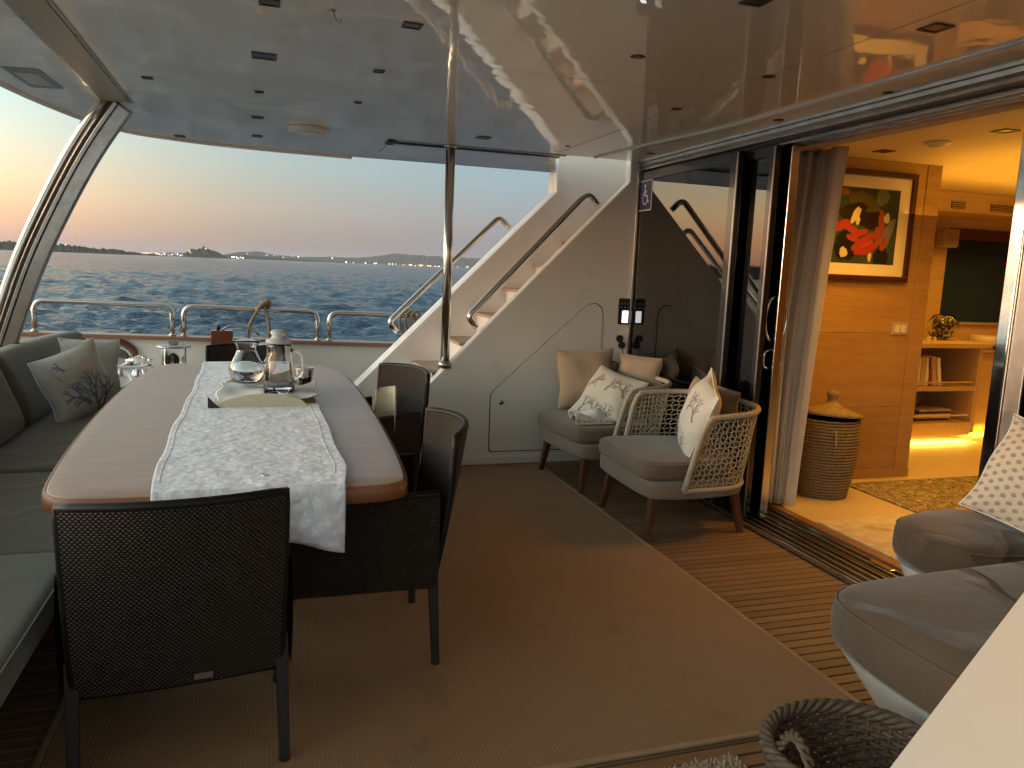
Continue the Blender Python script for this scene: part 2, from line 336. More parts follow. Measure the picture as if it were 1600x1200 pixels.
    def build(s, name, mat, parent=None, smooth=False, bevel=0, label=None, cat=None, group=None, kind=None, loc=None, auto=None, solid=0, sub=0):
        me = bpy.data.meshes.new(name); me.from_pydata(s.v, [], s.f); me.update()
        if s.uv:
            ul = me.uv_layers.new(name='UVMap')
            for fi, uvs in s.uv.items():
                for li, q in zip(me.polygons[fi].loop_indices, uvs): ul.data[li].uv = q
        bm = bmesh.new(); bm.from_mesh(me)
        if not s.uv: bmesh.ops.recalc_face_normals(bm, faces=bm.faces)
        bm.to_mesh(me); bm.free()
        if smooth: me.shade_smooth()
        me.materials.append(M[mat] if isinstance(mat, str) else mat)
        o = bpy.data.objects.new(name, me); COL.objects.link(o)
        if parent is not None: o.parent = parent
        if loc: o.location = loc
        if solid: md = o.modifiers.new('solid', 'SOLIDIFY'); md.thickness = solid; md.offset = 0
        if bevel: md = o.modifiers.new('bevel', 'BEVEL'); md.width = bevel; md.segments = 2; md.limit_method = 'ANGLE'; md.angle_limit = radians(35)
        if sub: md = o.modifiers.new('sub', 'SUBSURF'); md.levels = sub; md.render_levels = sub
        if smooth and auto:
            try: me.set_sharp_from_angle(angle=radians(auto))
            except Exception: pass
        tag(o, label, cat, group, kind); return o
def tag(o, label=None, cat=None, group=None, kind=None):
    if label: o['label'] = label
    if cat: o['category'] = cat
    if group: o['group'] = group
    if kind: o['kind'] = kind
    return o
def thing(name, label, cat, loc=(0, 0, 0), rz=0, group=None):
    o = bpy.data.objects.new(name, None); COL.objects.link(o); o.location = loc; o.rotation_euler = (0, 0, rz); o.empty_display_size = .1
    return tag(o, label, cat, group)
def copy_tree(o, parent=None):
    c = o.copy(); COL.objects.link(c); c.parent = parent
    for ch in [x for x in allkids if x.parent == o]: copy_tree(ch, c)
    return c
def box(x0, x1, y0, y1, z0, z1, name, mat, parent=None, **k):
    k.setdefault('bevel', .004 if min(x1 - x0, y1 - y0, z1 - z0) > .012 else 0)
    return MB().box(x0, x1, y0, y1, z0, z1).build(name, mat, parent, **k)
def arc(c, r, a0, a1, n, f): return [f(c[0] + r * cos(radians(a0 + (a1 - a0) * i / n)), c[1] + r * sin(radians(a0 + (a1 - a0) * i / n))) for i in range(n + 1)]
def rounded(pts, r, n=6):
    """round the corners of a 3-D polyline (open)"""
    P_ = [Vector(p) for p in pts]; out = [P_[0]]
    for i in range(1, len(P_) - 1):
        a_ = (P_[i - 1] - P_[i]); b = (P_[i + 1] - P_[i]); k = min(r, a_.length * .49, b.length * .49)
        p0 = P_[i] + a_.normalized() * k; p1 = P_[i] + b.normalized() * k
        for j in range(n + 1):
            t = j / n; out.append(p0 * (1 - t) ** 2 + P_[i] * 2 * t * (1 - t) + p1 * t * t)
    out.append(P_[-1]); return out
def rrect(x0, x1, y0, y1, r, n=6):
    o = []
    for cx, cy_, a0 in ((x1 - r, y1 - r, 0), (x0 + r, y1 - r, 90), (x0 + r, y0 + r, 180), (x1 - r, y0 + r, 270)):
        for i in range(n + 1):
            t = radians(a0 + 90 * i / n); o.append((cx + r * cos(t), cy_ + r * sin(t)))
    return o
def smooth_poly(pts, it=3):
    p = [np.array(q, float) for q in pts]
    for _ in range(it):
        q = []
        for i in range(len(p)):
            a_, b = p[i], p[(i + 1) % len(p)]; q += [a_ * .75 + b * .25, a_ * .25 + b * .75]
        p = q
    return [tuple(x) for x in p]
def vcol(o, cols):
    me = o.data; at = me.color_attributes.new('Col', 'FLOAT_COLOR', 'POINT'); c = np.ones((len(me.vertices), 4), np.float32); c[:, :3] = cols; at.data.foreach_set('color', c.ravel())

# ------------------------------------------------------------------ sea and land
SEA = -2.0
def build_sea():
    a0 = np.radians(np.concatenate([np.linspace(-62, 46, 1000), np.linspace(46, 298, 420)[1:]]))      # fine where it is in view or mirrored
    r = 3.0 * (30000 / 3.0) ** np.linspace(0, 1, 470); r[r > 14000] *= 1.0
    A, Rr = np.meshgrid(a0, r); X = Rr * np.sin(A); Y = Rr * np.cos(A)
    Z = np.zeros_like(X); amp_total = 0
    g = np.random.default_rng(3)
    for i in range(56):
        L = 0.7 * (6 / .7) ** (g.random()); th = radians(-70 + g.normal() * 42); k = 2 * pi / L
        am = .016 * L ** .75
        ph = g.random() * 6.28; fade = np.clip(1.6 - Rr * .018 * 1.0 / L * .6, 0, 1)
        q = k * (X * cos(th) + Y * sin(th)) + ph
        Z += am * fade * (1 - 2 * np.abs(np.sin(q / 2)) ** 1.4 + .2)
    Z *= .75; n1, n2 = X.shape
    v = np.stack([X, Y, SEA + Z], -1).reshape(-1, 3)
    idx = np.arange(n1 * n2).reshape(n1, n2)
    q = np.stack([idx[:-1, :-1], idx[:-1, 1:], idx[1:, 1:], idx[1:, :-1]], -1).reshape(-1, 4)[:, ::-1]
    me = bpy.data.meshes.new('sea'); me.vertices.add(len(v)); me.vertices.foreach_set('co', v.astype(np.float32).ravel())
    me.loops.add(q.size); me.loops.foreach_set('vertex_index', q.astype(np.int32).ravel()); me.polygons.add(len(q))
    me.polygons.foreach_set('loop_start', np.arange(0, q.size, 4, dtype=np.int32)); me.update(calc_edges=True); me.shade_smooth()
    me.materials.append(M['sea_water']); o = bpy.data.objects.new('sea', me); COL.objects.link(o); tag(o, kind='structure')
build_sea()
YAW = math.atan2(.30397597, .94124223)
def azx(px): return math.atan((px - 800) / 1217) + math.atan2(385, 1217)
def ridge(name, pts, dist, mat, depth, rough=.15, label=None):
    pxs = np.array([p[0] for p in pts], float); hs = np.array([p[1] for p in pts], float)
    n = int((pxs[-1] - pxs[0]) / 2.5) + 2; g = np.random.default_rng(int(dist)); vs = []; m = 9
    xs = np.linspace(pxs[0], pxs[-1], n); nz = np.convolve(g.normal(size=n + 12), np.ones(5) / 5, 'same')[6:n + 6] + .6 * g.normal(size=n)
    H = np.interp(xs, pxs, hs); H = np.maximum(0, H * (1 + rough * .25 * nz) + .3 * rough * nz * (H > 1))
    for j in range(m):
        t = j / (m - 1); prof = sin(pi * min(1, t * 1.15) ** .8) if t < 1 else 0
        prof = max(0, sin(pi * t)) ** .6
        for i, x in enumerate(xs):
            a_ = azx(x); d = dist + depth * (t - .5)
            hh = H[i] * dist / 1217 * prof * (1 + .12 * g.normal() * (0 < j < m - 1) * rough * 3)
            vs.append((d * math.tan(a_) if abs(a_) < 1.2 else d * math.tan(1.2) * np.sign(a_), d, SEA - .3 + hh))
    fs = [(j * n + i, j * n + i + 1, (j + 1) * n + i + 1, (j + 1) * n + i) for j in range(m - 1) for i in range(n - 1)]
    return MB().add(vs, fs).build(name, mat, smooth=False, kind='structure')
ridge('headland', [(-1500, 22), (-900, 24), (-500, 19), (-300, 17), (0, 11), (60, 10.5), (110, 9), (160, 7), (200, 4.5), (226, 2.5), (262, .1)], 4500, 'scrub_land', 900, .35)
ridge('town_hill', [(190, .1), (225, 2.5), (270, 5), (300, 5), (350, 4.5), (380, 5.5), (440, 4.0), (500, 1.5), (540, .1)], 7500, 'far_land', 1400, .2)
ridge('island_hill', [(284, .1), (292, 8), (302, 11.5), (318, 13), (330, 12), (341, 8), (352, 3), (362, .1)], 6000, 'scrub_land', 500, .3)
ridge('far_hills', [(330, 1), (370, 9), (400, 12), (430, 8), (470, 6.5), (520, 8.5), (560, 8.5), (590, 13), (620, 17.5), (650, 16.5), (700, 16), (760, 16), (900, 16), (1200, 11), (1500, 14)], 12000, 'far_land', 2500, .1)
def town():
    mb = MB(); g = random.Random(5)
    def lamp(px, up, dist, r):
        a_ = azx(px); x, y, z = dist * math.tan(a_), dist, SEA + 3 + up * dist / 1217
        mb.add([(x + r, y, z), (x - r, y, z), (x, y + r, z), (x, y - r, z), (x, y, z + r), (x, y, z - r)], [(0, 2, 4), (2, 1, 4), (1, 3, 4), (3, 0, 4), (2, 0, 5), (1, 2, 5), (3, 1, 5), (0, 3, 5)])
    for i in range(46): lamp(g.uniform(222, 298), g.uniform(.6, 3.2), 6100, g.uniform(1.2, 2.8))
    for px, u in ((296, 8), (298, 6), (322, 12.5), (104, 9.5)): lamp(px, u, 4200 if px < 200 else 5700, 2.3)
    for i in range(12): lamp(g.uniform(355, 385), g.uniform(.4, 2.5), 6800, g.uniform(2, 4.2))
    for i in range(9): lamp(g.uniform(370, 470), g.uniform(4, 8), 9000, g.uniform(1.5, 3))
    for px, u, r in ((541, 1, 6), (552, .8, 3.5), (571, 1, 4), (585, .8, 5.2), (588, 1, 4), (608, 1, 4), (613, 1, 4), (618, 1, 3), (466, 6, 3.5), (519, 6.5, 4)): lamp(px, u, 7600, r)
    for i in range(34): lamp(g.uniform(628, 735), g.uniform(.3, 1.8) - .4, 7600, g.uniform(1.8, 4.6))
    mb.build('town_lights', 'town_lamp', label='tiny lit street lamps along the far shore', kind='stuff')
town()

hz = bpy.data.materials.new('sea_haze'); hz.use_nodes = True; ht = hz.node_tree; ht.nodes.clear()
pv = ht.nodes.new('ShaderNodeVolumePrincipled'); pv.inputs['Color'].default_value = (.80, .86, .95, 1); pv.inputs['Density'].default_value = 3.4e-5; pv.inputs['Anisotropy'].default_value = 0
ho = ht.nodes.new('ShaderNodeOutputMaterial'); ht.links.new(pv.outputs[0], ho.inputs['Volume'])
me_ = MB().box(-34000, 34000, -32000, 32000, SEA - 3, 260)
me_.build('haze', hz, kind='stuff', label='thin evening haze over the sea')

# ------------------------------------------------------------------ deck
base = box(-2.1, 2.78, -.3, 7.12, -.12, -.012, 'deck_floor', 'caulk', kind='structure', bevel=0)
pm = MB().box(-2.1, 2.685, -.0232, .0232, -.010, 0).build('plank', 'teak_deck', base, bevel=.0015); pm.location = (0, .55, 0)
y = .55 + .055
while y < 7.1:
    c_ = pm.copy(); COL.objects.link(c_); c_.location = (0, y, 0); y += .055
# unseen pale slab outside the sofa, added to bounce light onto the ceiling
box(-4.6, -2.03, .2, 7.0, .36, .44, 'added_bounce_slab', 'gelcoat', kind='structure', bevel=.03)
# rug
rug = MB().box(-.62, 1.945, 1.93, 5.30, .002, .011).build('sisal_rug', 'sisal', label='large brown ribbed sisal rug covering the middle of the deck', cat='rug', bevel=.003)
MB().box(1.945, 1.965, 1.93, 5.30, .002, .013).box(-.64, -.62, 1.93, 5.3, .002, .013).box(-.64, 1.965, 1.91, 1.93, .002, .013).build('binding', 'rug_binding', rug, bevel=.003)

# ------------------------------------------------------------------ overhead
edge = [(-.9, 6.075), (-1.1, 5.67), (-1.25, 5.0), (-1.31, 4.5), (-1.36, 3.2), (-1.31, 1.9), (-1.25, 1.4), (-1.1, .73), (-.9, .33), (-.38, .06)]
tr_ = simple('track_face', (.33, .29, .22), .4, var=.05)
over = thing('overhead', None, None, (0, 0, 2.29)); tag(over, kind='structure')
def ceil_piece(poly, name='ceiling_panel'): return MB().prism(poly, .14, 'z', 0).build(name, 'ceiling_gelcoat', over)
ceil_piece([(-.38, .06), (.82, -.03), (.82, .98), (2.68, .98), (2.68, 5.42), (.82, 5.42), (.82, 6.455), (.664, 6.455), (.1, 6.42), (-.38, 6.345)] + edge[:-1])
ceil_piece([(.82, -.03), (3.3, -.03), (3.3, .35), (.82, .35)], 'near_beam')
ceil_piece([(.82, 6.12), (3.3, 6.12), (3.3, 6.41), (.82, 6.455)], 'far_beam')
MB().box(.83, 2.10, 5.60, 6.119, .0, .06).build('hatch_cover', 'ceiling_gelcoat', over)
MB().box(.83, 2.10, 5.421, 5.599, .045, .06).build('slot_lining', 'dark_gap', over)
MB().box(2.12, 2.6, 6.105, 6.118, .004, .135).build('opening_gasket', 'track_face', over)
MB().box(.83, 2.10, 5.425, 5.455, -.006, .04).box(.83, 2.10, 5.56, 5.595, -.004, .04).build('opening_trim', 'steel_dull', over)
MB().box(.80, .86, 5.425, 5.595, -.012, .04).build('end_fitting', 'black_plastic', over, bevel=.004)
# outer moulding under the rim
rim = [(.66, 6.44), (.1, 6.405), (-.38, 6.33), (-.62, 6.23)] + edge[:5] + [(-1.31, 1.9)]
rim = rounded([(p[0], p[1], -.006) for p in rim], .25, 5)
MB().tube(rim, .014, 8).build('rim_moulding', 'gelcoat', over, smooth=True)
mo = rounded([(2.46, 1.0, -.002), (2.462, 4.0, -.002), (2.35, 4.75, -.002), (2.31, 5.38, -.002)], .7, 12)
MB().tube(mo, .012, 8).build('ceiling_moulding', 'gelcoat', over, smooth=True)
# sunken blind track running out to the curved post
MB().prism([(-.83, 1.6), (-.67, 1.6), (-.70, 4.93), (-.86, 4.93)], -.006, 'z', .0).build('blind_track', 'steel_dull', over)
MB().prism([(-.815, 1.6), (-.685, 1.6), (-.715, 4.9), (-.845, 4.9)], -.010, 'z', -.0065).build('track_cover', 'track_face', over)
for yy, xa, xb in ((3.3, .9, 2.44), (4.62, -1.2, .78)):
    MB().box(xa, xb, yy - .0008, yy + .0008, -.0005, .001).build('panel_seam', 'track_face', over)
MB().box(1.9992, 2.0008, 1.0, 5.35, -.0015, .001).build('panel_seam', 'track_face', over)
# diamond vent
dv = thing('ceiling_vent', 'grey diamond-shaped vent plate on the overhang outside the curved post', 'vent', (-1.08, 4.5, 2.289))
MB().prism([(-.085, -.20), (.075, -.22), (.085, .2), (-.075, .24)], -.004).build('plate', 'steel_dull', dv)
for k in range(6):
    MB().box(-.05, .05, -.12 + k * .045, -.105 + k * .045, -.009, -.0042).build('louvre', 'white_plastic', dv)
# ceiling lights
def ceil_light(x, y, sz, label, rz=0, z=2.29, grp='recessed ceiling lights over the deck', rnd=False):
    t = thing('ceiling_light', label, 'ceiling light', (x, y, z), rz, grp)
    if rnd:
        MB().lathe([(.0, -.004), (sz * .6, -.005), (sz, -.002), (sz, .0)], seg=20).build('frame', 'lamp_frame', t, smooth=True)
        MB().lathe([(0, -.0065), (sz * .5, -.0055)], seg=16).build('lens', 'lamp_glass', t)
    else:
        h = sz
        MB().box(-h, h, -h, -h * .72, -.005, -.0005).box(-h, h, h * .72, h, -.005, -.0005).box(-h, -h * .72, -h * .72, h * .72, -.005, -.0005).box(h * .72, h, -h * .72, h * .72, -.005, -.0005).build('frame', 'lamp_frame', t)
        MB().box(-h * .72, h * .72, -h * .72, h * .72, -.0025, -.0005).build('lens', 'lamp_glass', t)
    return t
for x, y, s_, lab in [
    (0.0, 3.54, .05, 'large dark square downlight, second from the front in the left row'),
    (-.534, 4.22, .024, 'small downlight left of all the others, near the blind track'),
    (-.025, 4.28, .022, 'tiny downlight third from the front in the left row'),
    (.48, 3.57, .024, 'small downlight just left of the pole, second in its row'),
    (.47, 4.29, .02, 'tiny downlight left of the pole, third from the front in that row'),
    (-.04, 5.03, .036, 'downlight beyond the tiny one, fourth from the front in the left row'),
    (-.048, 5.77, .036, 'farthest downlight of the left row, near the sea edge of the ceiling'),
    (-.57, 6.1, .036, 'downlight at the far left rim of the ceiling above the sofa corner'),
    (.50, 2.86, .034, 'square downlight at the top of the picture just left of the pole'),
    (1.354, 5.0, .045, 'wide downlight above the foot of the stairs'),
    (.018, 2.82, .034, 'downlight cut by the top edge of the picture, left of the pole'),
    (1.43, 2.16, .038, 'dark square downlight at the top edge right of the ceiling seam'),
    (2.10, 2.135, .04, 'square downlight at the top right of the ceiling')]:
    ceil_light(x, y, s_, lab)
for x, y, s_, lab in [
    (1.388, 2.87, .03, 'round downlight right of the pole near the top of the picture'),
    (1.995, 3.64, .028, 'round downlight in front of the sliding door, above the armchairs'),
    (2.575, 5.02, .03, 'round downlight in the corner above the accessibility sticker'),
    (2.60, 3.63, .03, 'round downlight in the band over the door track, middle of three'),
    (2.009, 2.9, .028, 'round downlight among the warm reflections on the right of the ceiling'),
    (2.63, 2.9, .024, 'round downlight in the band over the door track, nearest of three'),
    (1.954, 5.03, .018, 'tiny round downlight above the upper stair handrail')]:
    ceil_light(x, y, s_, lab, rnd=True)
sp = thing('ceiling_speaker', 'round white speaker dome under the ceiling above the far end of the table', 'speaker', (.266, 5.256, 2.29))
MB().lathe([(0, -.045), (.07, -.043), (.12, -.03), (.135, -.008), (.135, 0)], seg=32).build('dome', 'white_plastic', sp, smooth=True)
MB().tube([(.1 * cos(t * pi / 12), .1 * sin(t * pi / 12), -.036) for t in range(24)], .003, 6, closed=True).build('grille_ring', 'steel_dull', sp)
hk = thing('ceiling_hook', 'small white pull catch on the ceiling at the top centre left', 'hook', (.22, 2.81, 2.29))
MB().tube([(0, 0, 0), (.01, 0, -.03), (.025, 0, -.04), (.03, 0, -.028)], .005, 8).build('catch', 'white_plastic', hk, smooth=True)
MB().lathe([(.014, -.003), (.014, 0)], seg=12).build('mount', 'steel_dull', hk)

# ------------------------------------------------------------------ curved steel post at the left
post = thing('curved_post', 'curved polished steel post rising from behind the sofa to the ceiling', 'post', (0, 0, 0))
ctl = [Vector(p) for p in ((-1.66, 5.52, .60), (-1.545, 5.46, .92), (-1.34, 5.30, 1.40), (-1.13, 5.15, 1.77), (-.96, 5.03, 2.04), (-.775, 4.93, 2.285))]
path = rounded(ctl, .35, 8)
def offs(path, dx, dy):
    out = []
    for i, p in enumerate(path):
        t = (path[min(i + 1, len(path) - 1)] - path[max(i - 1, 0)]).normalized(); s_ = t.cross(Vector((0, 1, 0))).normalized() * -1
        n_ = t.cross(s_).normalized(); out.append(p + s_ * dx + n_ * dy)
    return out
def ribbon(path, w, th, dx=0, dy=0):
    mb = MB(); A = offs(path, dx - w / 2, dy - th / 2); B = offs(path, dx + w / 2, dy - th / 2); C = offs(path, dx + w / 2, dy + th / 2); D = offs(path, dx - w / 2, dy + th / 2)
    n = len(path); vs = A + B + C + D
    fs = []
    for i in range(n - 1):
        for k in range(4):
            k2 = (k + 1) % 4; fs.append((k * n + i, k2 * n + i, k2 * n + i + 1, k * n + i + 1))
    fs += [(0, n, 2 * n, 3 * n), (n - 1, 4 * n - 1, 3 * n - 1, 2 * n - 1)]
    return mb.add(vs, fs)
MB().tube(offs(path, -.062, -.0), .034, 14).build('outer_tube', 'steel', post, smooth=True)
ribbon(path, .05, .03, -.02, 0).build('dark_channel', 'black_plastic', post)
ribbon(path, .022, .06, .0, -.01).build('channel_lip', 'steel_dull', post, bevel=.003)
ribbon(path, .075, .055, .048, 0).build('inner_bar', 'steel_dull', post, bevel=.006)

# ------------------------------------------------------------------ bulwark, cap and rails
bw = thing('bulwark', 'white hull side with a teak capping rail across the far side of the deck', 'bulwark', (0, 0, 0))
def zc(x): return .79 - .022 * (x + 1.75)
n = 24; xs = [-2.0 + (3.2 + 2.0) * i / n for i in range(n + 1)]
MB().prism([(-2.0, -.5)] + [(3.2, -.5)] + [(x, zc(x) - .03) for x in xs[::-1]], 7.22, 'y', 7.12).build('hull_side', 'gelcoat', bw)
vs = []
for x in xs:
    for yy, dz in ((7.07, -.03), (7.07, 0.005), (7.25, 0.005), (7.25, -.03)): vs.append((x, yy, zc(x) + dz))
fs = [(i * 4 + k, i * 4 + (k + 1) % 4, i * 4 + 4 + (k + 1) % 4, i * 4 + 4 + k) for i in range(n) for k in range(4)] + [(0, 1, 2, 3), (n * 4 + 3, n * 4 + 2, n * 4 + 1, n * 4)]
MB().add(vs, fs).build('capping_rail', 'teak_trim', bw, bevel=.006)
ac = thing('stern_coaming', 'white coaming behind the sofa that carries the curved post', 'coaming')
MB().box(-2.0, -1.62, .6, 7.1, -.5, .60).build('side', 'gelcoat', ac, bevel=.02)
box(-2.02, -1.6, .6, 7.06, .602, .63, 'top', 'teak_trim', ac)
def hoop(x0, x1, label):
    z = lambda x: zc(x) + .262
    t = thing('guard_rail', label, 'guard rail', (0, 0, 0), 0, 'steel guard rails along the far side')
    p = rounded([(x0, 7.15, zc(x0)), (x0 - .0, 7.15, z(x0)), (x1, 7.15, z(x1)), (x1, 7.15, zc(x1))], .09, 8)
    MB().tube(p, .021, 14).build('rail', 'steel', t, smooth=True)
    for x in (x0, x1): MB().lathe([(.03, 0), (.03, .012), (.022, .016)], (x, 7.15, zc(x) + .005), 20).build('foot', 'steel', t, smooth=True)
    return t
hoop(-1.80, -.765, 'leftmost polished steel guard rail, nearest the curved post')
hoop(-.675, .445, 'middle polished steel guard rail with the rope tied on it')
hoop(.545, 1.60, 'right polished steel guard rail running behind the stairs')
# ropes
rp = thing('mooring_rope', 'knotted hemp rope looped over the middle guard rail', 'rope', (-.02, 7.15, 1.04))
MB().tube(rounded([(-.01, -.03, .04), (-.04, -.06, -.02), (-.11, -.10, -.13), (-.135, -.115, -.25), (-.10, -.12, -.34), (-.05, -.12, -.36), (-.02, -.12, -.30)], .06), .015, 8).build('left_strand', 'hemp_rope', rp, smooth=True)
MB().tube(rounded([(.0, -.03, .04), (.02, -.06, -.05), (.045, -.10, -.14), (.05, -.115, -.30)], .06), .015, 8).build('right_strand', 'hemp_rope', rp, smooth=True)
kn = MB()
for k in range(3): kn.tube([( -.03 + .025 * k + .030 * cos(t * pi / 6), -.028 + .035 * sin(t * pi / 6), .0 + .02 * cos(t * pi / 6 + k) + .012 * k) for t in range(12)], .015, 8, closed=True)
kn.tube(rounded([(-.02, -.04, .0), (.0, -.05, .04), (.04, -.05, .055), (.055, -.03, .035)], .03), .016, 8).build('knot', 'hemp_rope', rp, smooth=True)
rp2 = thing('coiled_rope', 'dark rope coil hanging on the guard rail behind the stair handrail', 'rope', (1.26, 7.15, .98))
for k in range(3):
    MB().tube([(-.03 + .05 * k + .05 * cos(t * pi / 8), -.03 - .01 * k, -.06 + .11 * sin(t * pi / 8)) for t in range(16)], .013, 7, closed=True).build('coil', 'hemp_rope', rp2, smooth=True)
# mooring gear on the shelf
shelf = thing('side_shelf', 'white moulded shelf below the bulwark at the end of the sofa', 'shelf')
box(-1.6, .1, 6.10, 7.1, .44, .50, 'top', 'gelcoat', shelf, bevel=.015)
box(-1.58, .08, 6.16, 7.1, 0.0, .44, 'front', 'sofa_fabric_pale', shelf)
cp = thing('capstan', 'stainless steel capstan drum with a flat lid beside the bulwark', 'capstan', (-.70, 6.6, .5))
MB().lathe([(.10, 0), (.10, .02), (.092, .03), (.092, .22), (.097, .23)], seg=32).build('drum', 'chrome', cp, smooth=True, auto=40)
MB().lathe([(.125, .235), (.13, .245), (.11, .252), (0, .256)], seg=32).build('lid', 'steel_dull', cp, smooth=True)
MB().box(-.035, .035, -.008, .008, .255, .285).build('lid_grip', 'steel_dull', cp, bevel=.004)
fl = thing('fairlead', 'oval teak-ringed mooring hole with polished lining behind the cushions', 'fairlead', (-1.20, 7.10, .60))
def ring(rx, rz, r, yy, seg=28): return MB().tube([(rx * cos(2 * pi * t / seg), yy, rz * sin(2 * pi * t / seg)) for t in range(seg)], r, 10, closed=True)
ring(.15, .115, .03, -.0).build('teak_ring', 'mahogany', fl, smooth=True); ring(.118, .085, .016, -.012).build('lining', 'chrome', fl, smooth=True)
MB().prism([(.118 * cos(2 * pi * t / 24), .085 * sin(2 * pi * t / 24)) for t in range(24)], -.003, 'y', .01).build('polished_plate', 'chrome', fl)
cl = thing('mooring_cleat', 'chrome horned cleat on the shelf beside the teak-ringed hole', 'cleat', (-1.02, 6.55, .5))
MB().tube(rounded([(-.17, 0, .10), (-.08, 0, .075), (.08, 0, .075), (.17, 0, .10)], .05), [.014] * 2 + [.02] * 12 + [.014] * 2 if False else .018, 12).build('horn', 'chrome', cl, smooth=True)
for x in (-.06, .06): MB().lathe([(.04, 0), (.026, .02), (.02, .075)], (x, 0, 0), 16).build('foot', 'chrome', cl, smooth=True)
bt = thing('mooring_bollard', 'short chrome bollard between the cleat and the capstan', 'bollard', (-.98, 6.8, .5))
MB().lathe([(.07, 0), (.06, .02), (.045, .05), (.042, .10), (.06, .125), (.06, .14), (0, .15)], seg=24).build('post', 'chrome', bt, smooth=True, auto=50)
MB().tube([(-.10, 0, .10), (.12, 0, .11)], .010, 10).build('cross_pin', 'chrome', bt, smooth=True)
mb_ = thing('mahogany_box', 'small red-brown wooden box with a black knob on top against the bulwark', 'box', (-.36, 7.0, .5))
box(-.09, .09, -.05, .05, 0, .34, 'case', 'mahogany', mb_, bevel=.01)
MB().lathe([(.012, .34), (.022, .352), (.024, .375), (0, .385)], (-.03, 0, 0), 14).build('knob', 'black_plastic', mb_, smooth=True)
MB().tube(rounded([(.0, 0, .34), (.05, .0, .375), (.14, 0, .375), (.26, .02, .35), (.30, .05, .30)], .06), .010, 8).build('hose', 'steel_dull', mb_, smooth=True)

# ------------------------------------------------------------------ stairs
st = thing('stairs', 'white moulded staircase with teak treads climbing to the upper deck', 'stairs')
def zs(x): return .75 + 1.02 * (x - 1.25)
MB().prism([(.515, -.0), (2.755, -.0), (2.755, 2.289), (2.61, 2.289), (2.61, 2.135)], 5.49, 'y', 5.40).build('inner_side', 'gelcoat', st, bevel=.010)
def zo(x): return .506 + 1.02 * (x - .668)
MB().prism([(.17, -.0), (3.2, -.0), (3.2, 3.3), (2.27, 3.3), (2.27, 2.09)], 6.25, 'y', 6.05).build('outer_side', 'gelcoat', st, bevel=.010)
for k in range(9):
    x = 1.107 - .245 * 2 + .245 * k; z = .70 - .2 * 2 + .2 * k
    if z < 0: continue
    box(x, x + .262, 5.492, 6.048, z - .022, z, 'tread', 'teak_tread', st, bevel=.006)
    box(x + .03, x + .05, 5.492, 6.048, max(0, z - .2), z - .0225, 'riser', 'gelcoat', st, bevel=0)
hp = rounded([(1.6, .56), (2.22, 1.205), (2.42, 1.23), (2.455, .06), (1.6, .06)], 0) if False else None
hat = [(1.59, .09), (2.42, .09), (2.45, .12), (2.455, 1.13), (2.44, 1.19), (2.39, 1.225), (2.33, 1.215), (2.27, 1.17), (1.60, .56), (1.575, .52), (1.575, .11)]
MB().prism(hat, 5.3985, 'y', 5.3999).build('hatch_gap', 'dark_gap', st)
cx = sum(p[0] for p in hat) / len(hat); cz = sum(p[1] for p in hat) / len(hat)
MB().prism([(cx + (p[0] - cx) * .986, cz + (p[1] - cz) * .988) for p in hat], 5.396, 'y', 5.3983).build('hatch_door', 'gelcoat', st)
lt = MB().tube([(1.66, 5.386, .47), (1.66, 5.396, .47)], .016, 16).build('hatch_latch', 'steel_dull', st, smooth=True)
MB().box(1.2, 2.75, 5.392, 5.3995, 0, .06).build('skirting', 'gelcoat', st, bevel=.002)
def handrail(p0, p1, yy, slope, label=None):
    pts = rounded([(p0[0] + .07, yy, p0[1] - .075), (p0[0], yy, p0[1]), (p1[0], yy, p1[1]), (p1[0] + .085, yy, p1[1] - .085)], .075, 8)
    MB().tube(pts, .0225, 14).build('handrail', 'steel', st, smooth=True)
handrail((1.395, 1.095), (2.29, 2.04), 5.43, 1)
MB().lathe([(.03, 0), (.03, .01)], (1.47, 5.43, 1.0), 16)
handrail((.925, .995), (1.815, 1.87), 6.12, 1)
# small courtesy lights on the inner face of the far side
pole = thing('steel_pole', 'tall polished steel pole from the stair side up to the ceiling', 'pole', (1.235, 5.43, 0))
MB().tube([(0, 0, .74), (0, 0, 2.29)], .033, 20).build('shaft', 'steel', pole, smooth=True)
MB().lathe([(.05, .725), (.05, .76), (.036, .775)], seg=20).build('foot_flange', 'steel_dull', pole, smooth=True)
MB().lathe([(.036, 2.27), (.05, 2.28), (.05, 2.289)], seg=20).build('top_flange', 'steel_dull', pole, smooth=True)
# near side stairs (mirror of the far ones), the coaming that crosses the lower right corner
ns = thing('near_coaming', 'cream white sloping stair coaming in the lower right corner', 'coaming')
MB().prism([(.57, 0), (2.6, 0), (2.6, 2.28), (2.528, 2.28), (.57, .001)], .38, 'y', 1.0).build('side', 'cream_gelcoat', ns, bevel=.018)

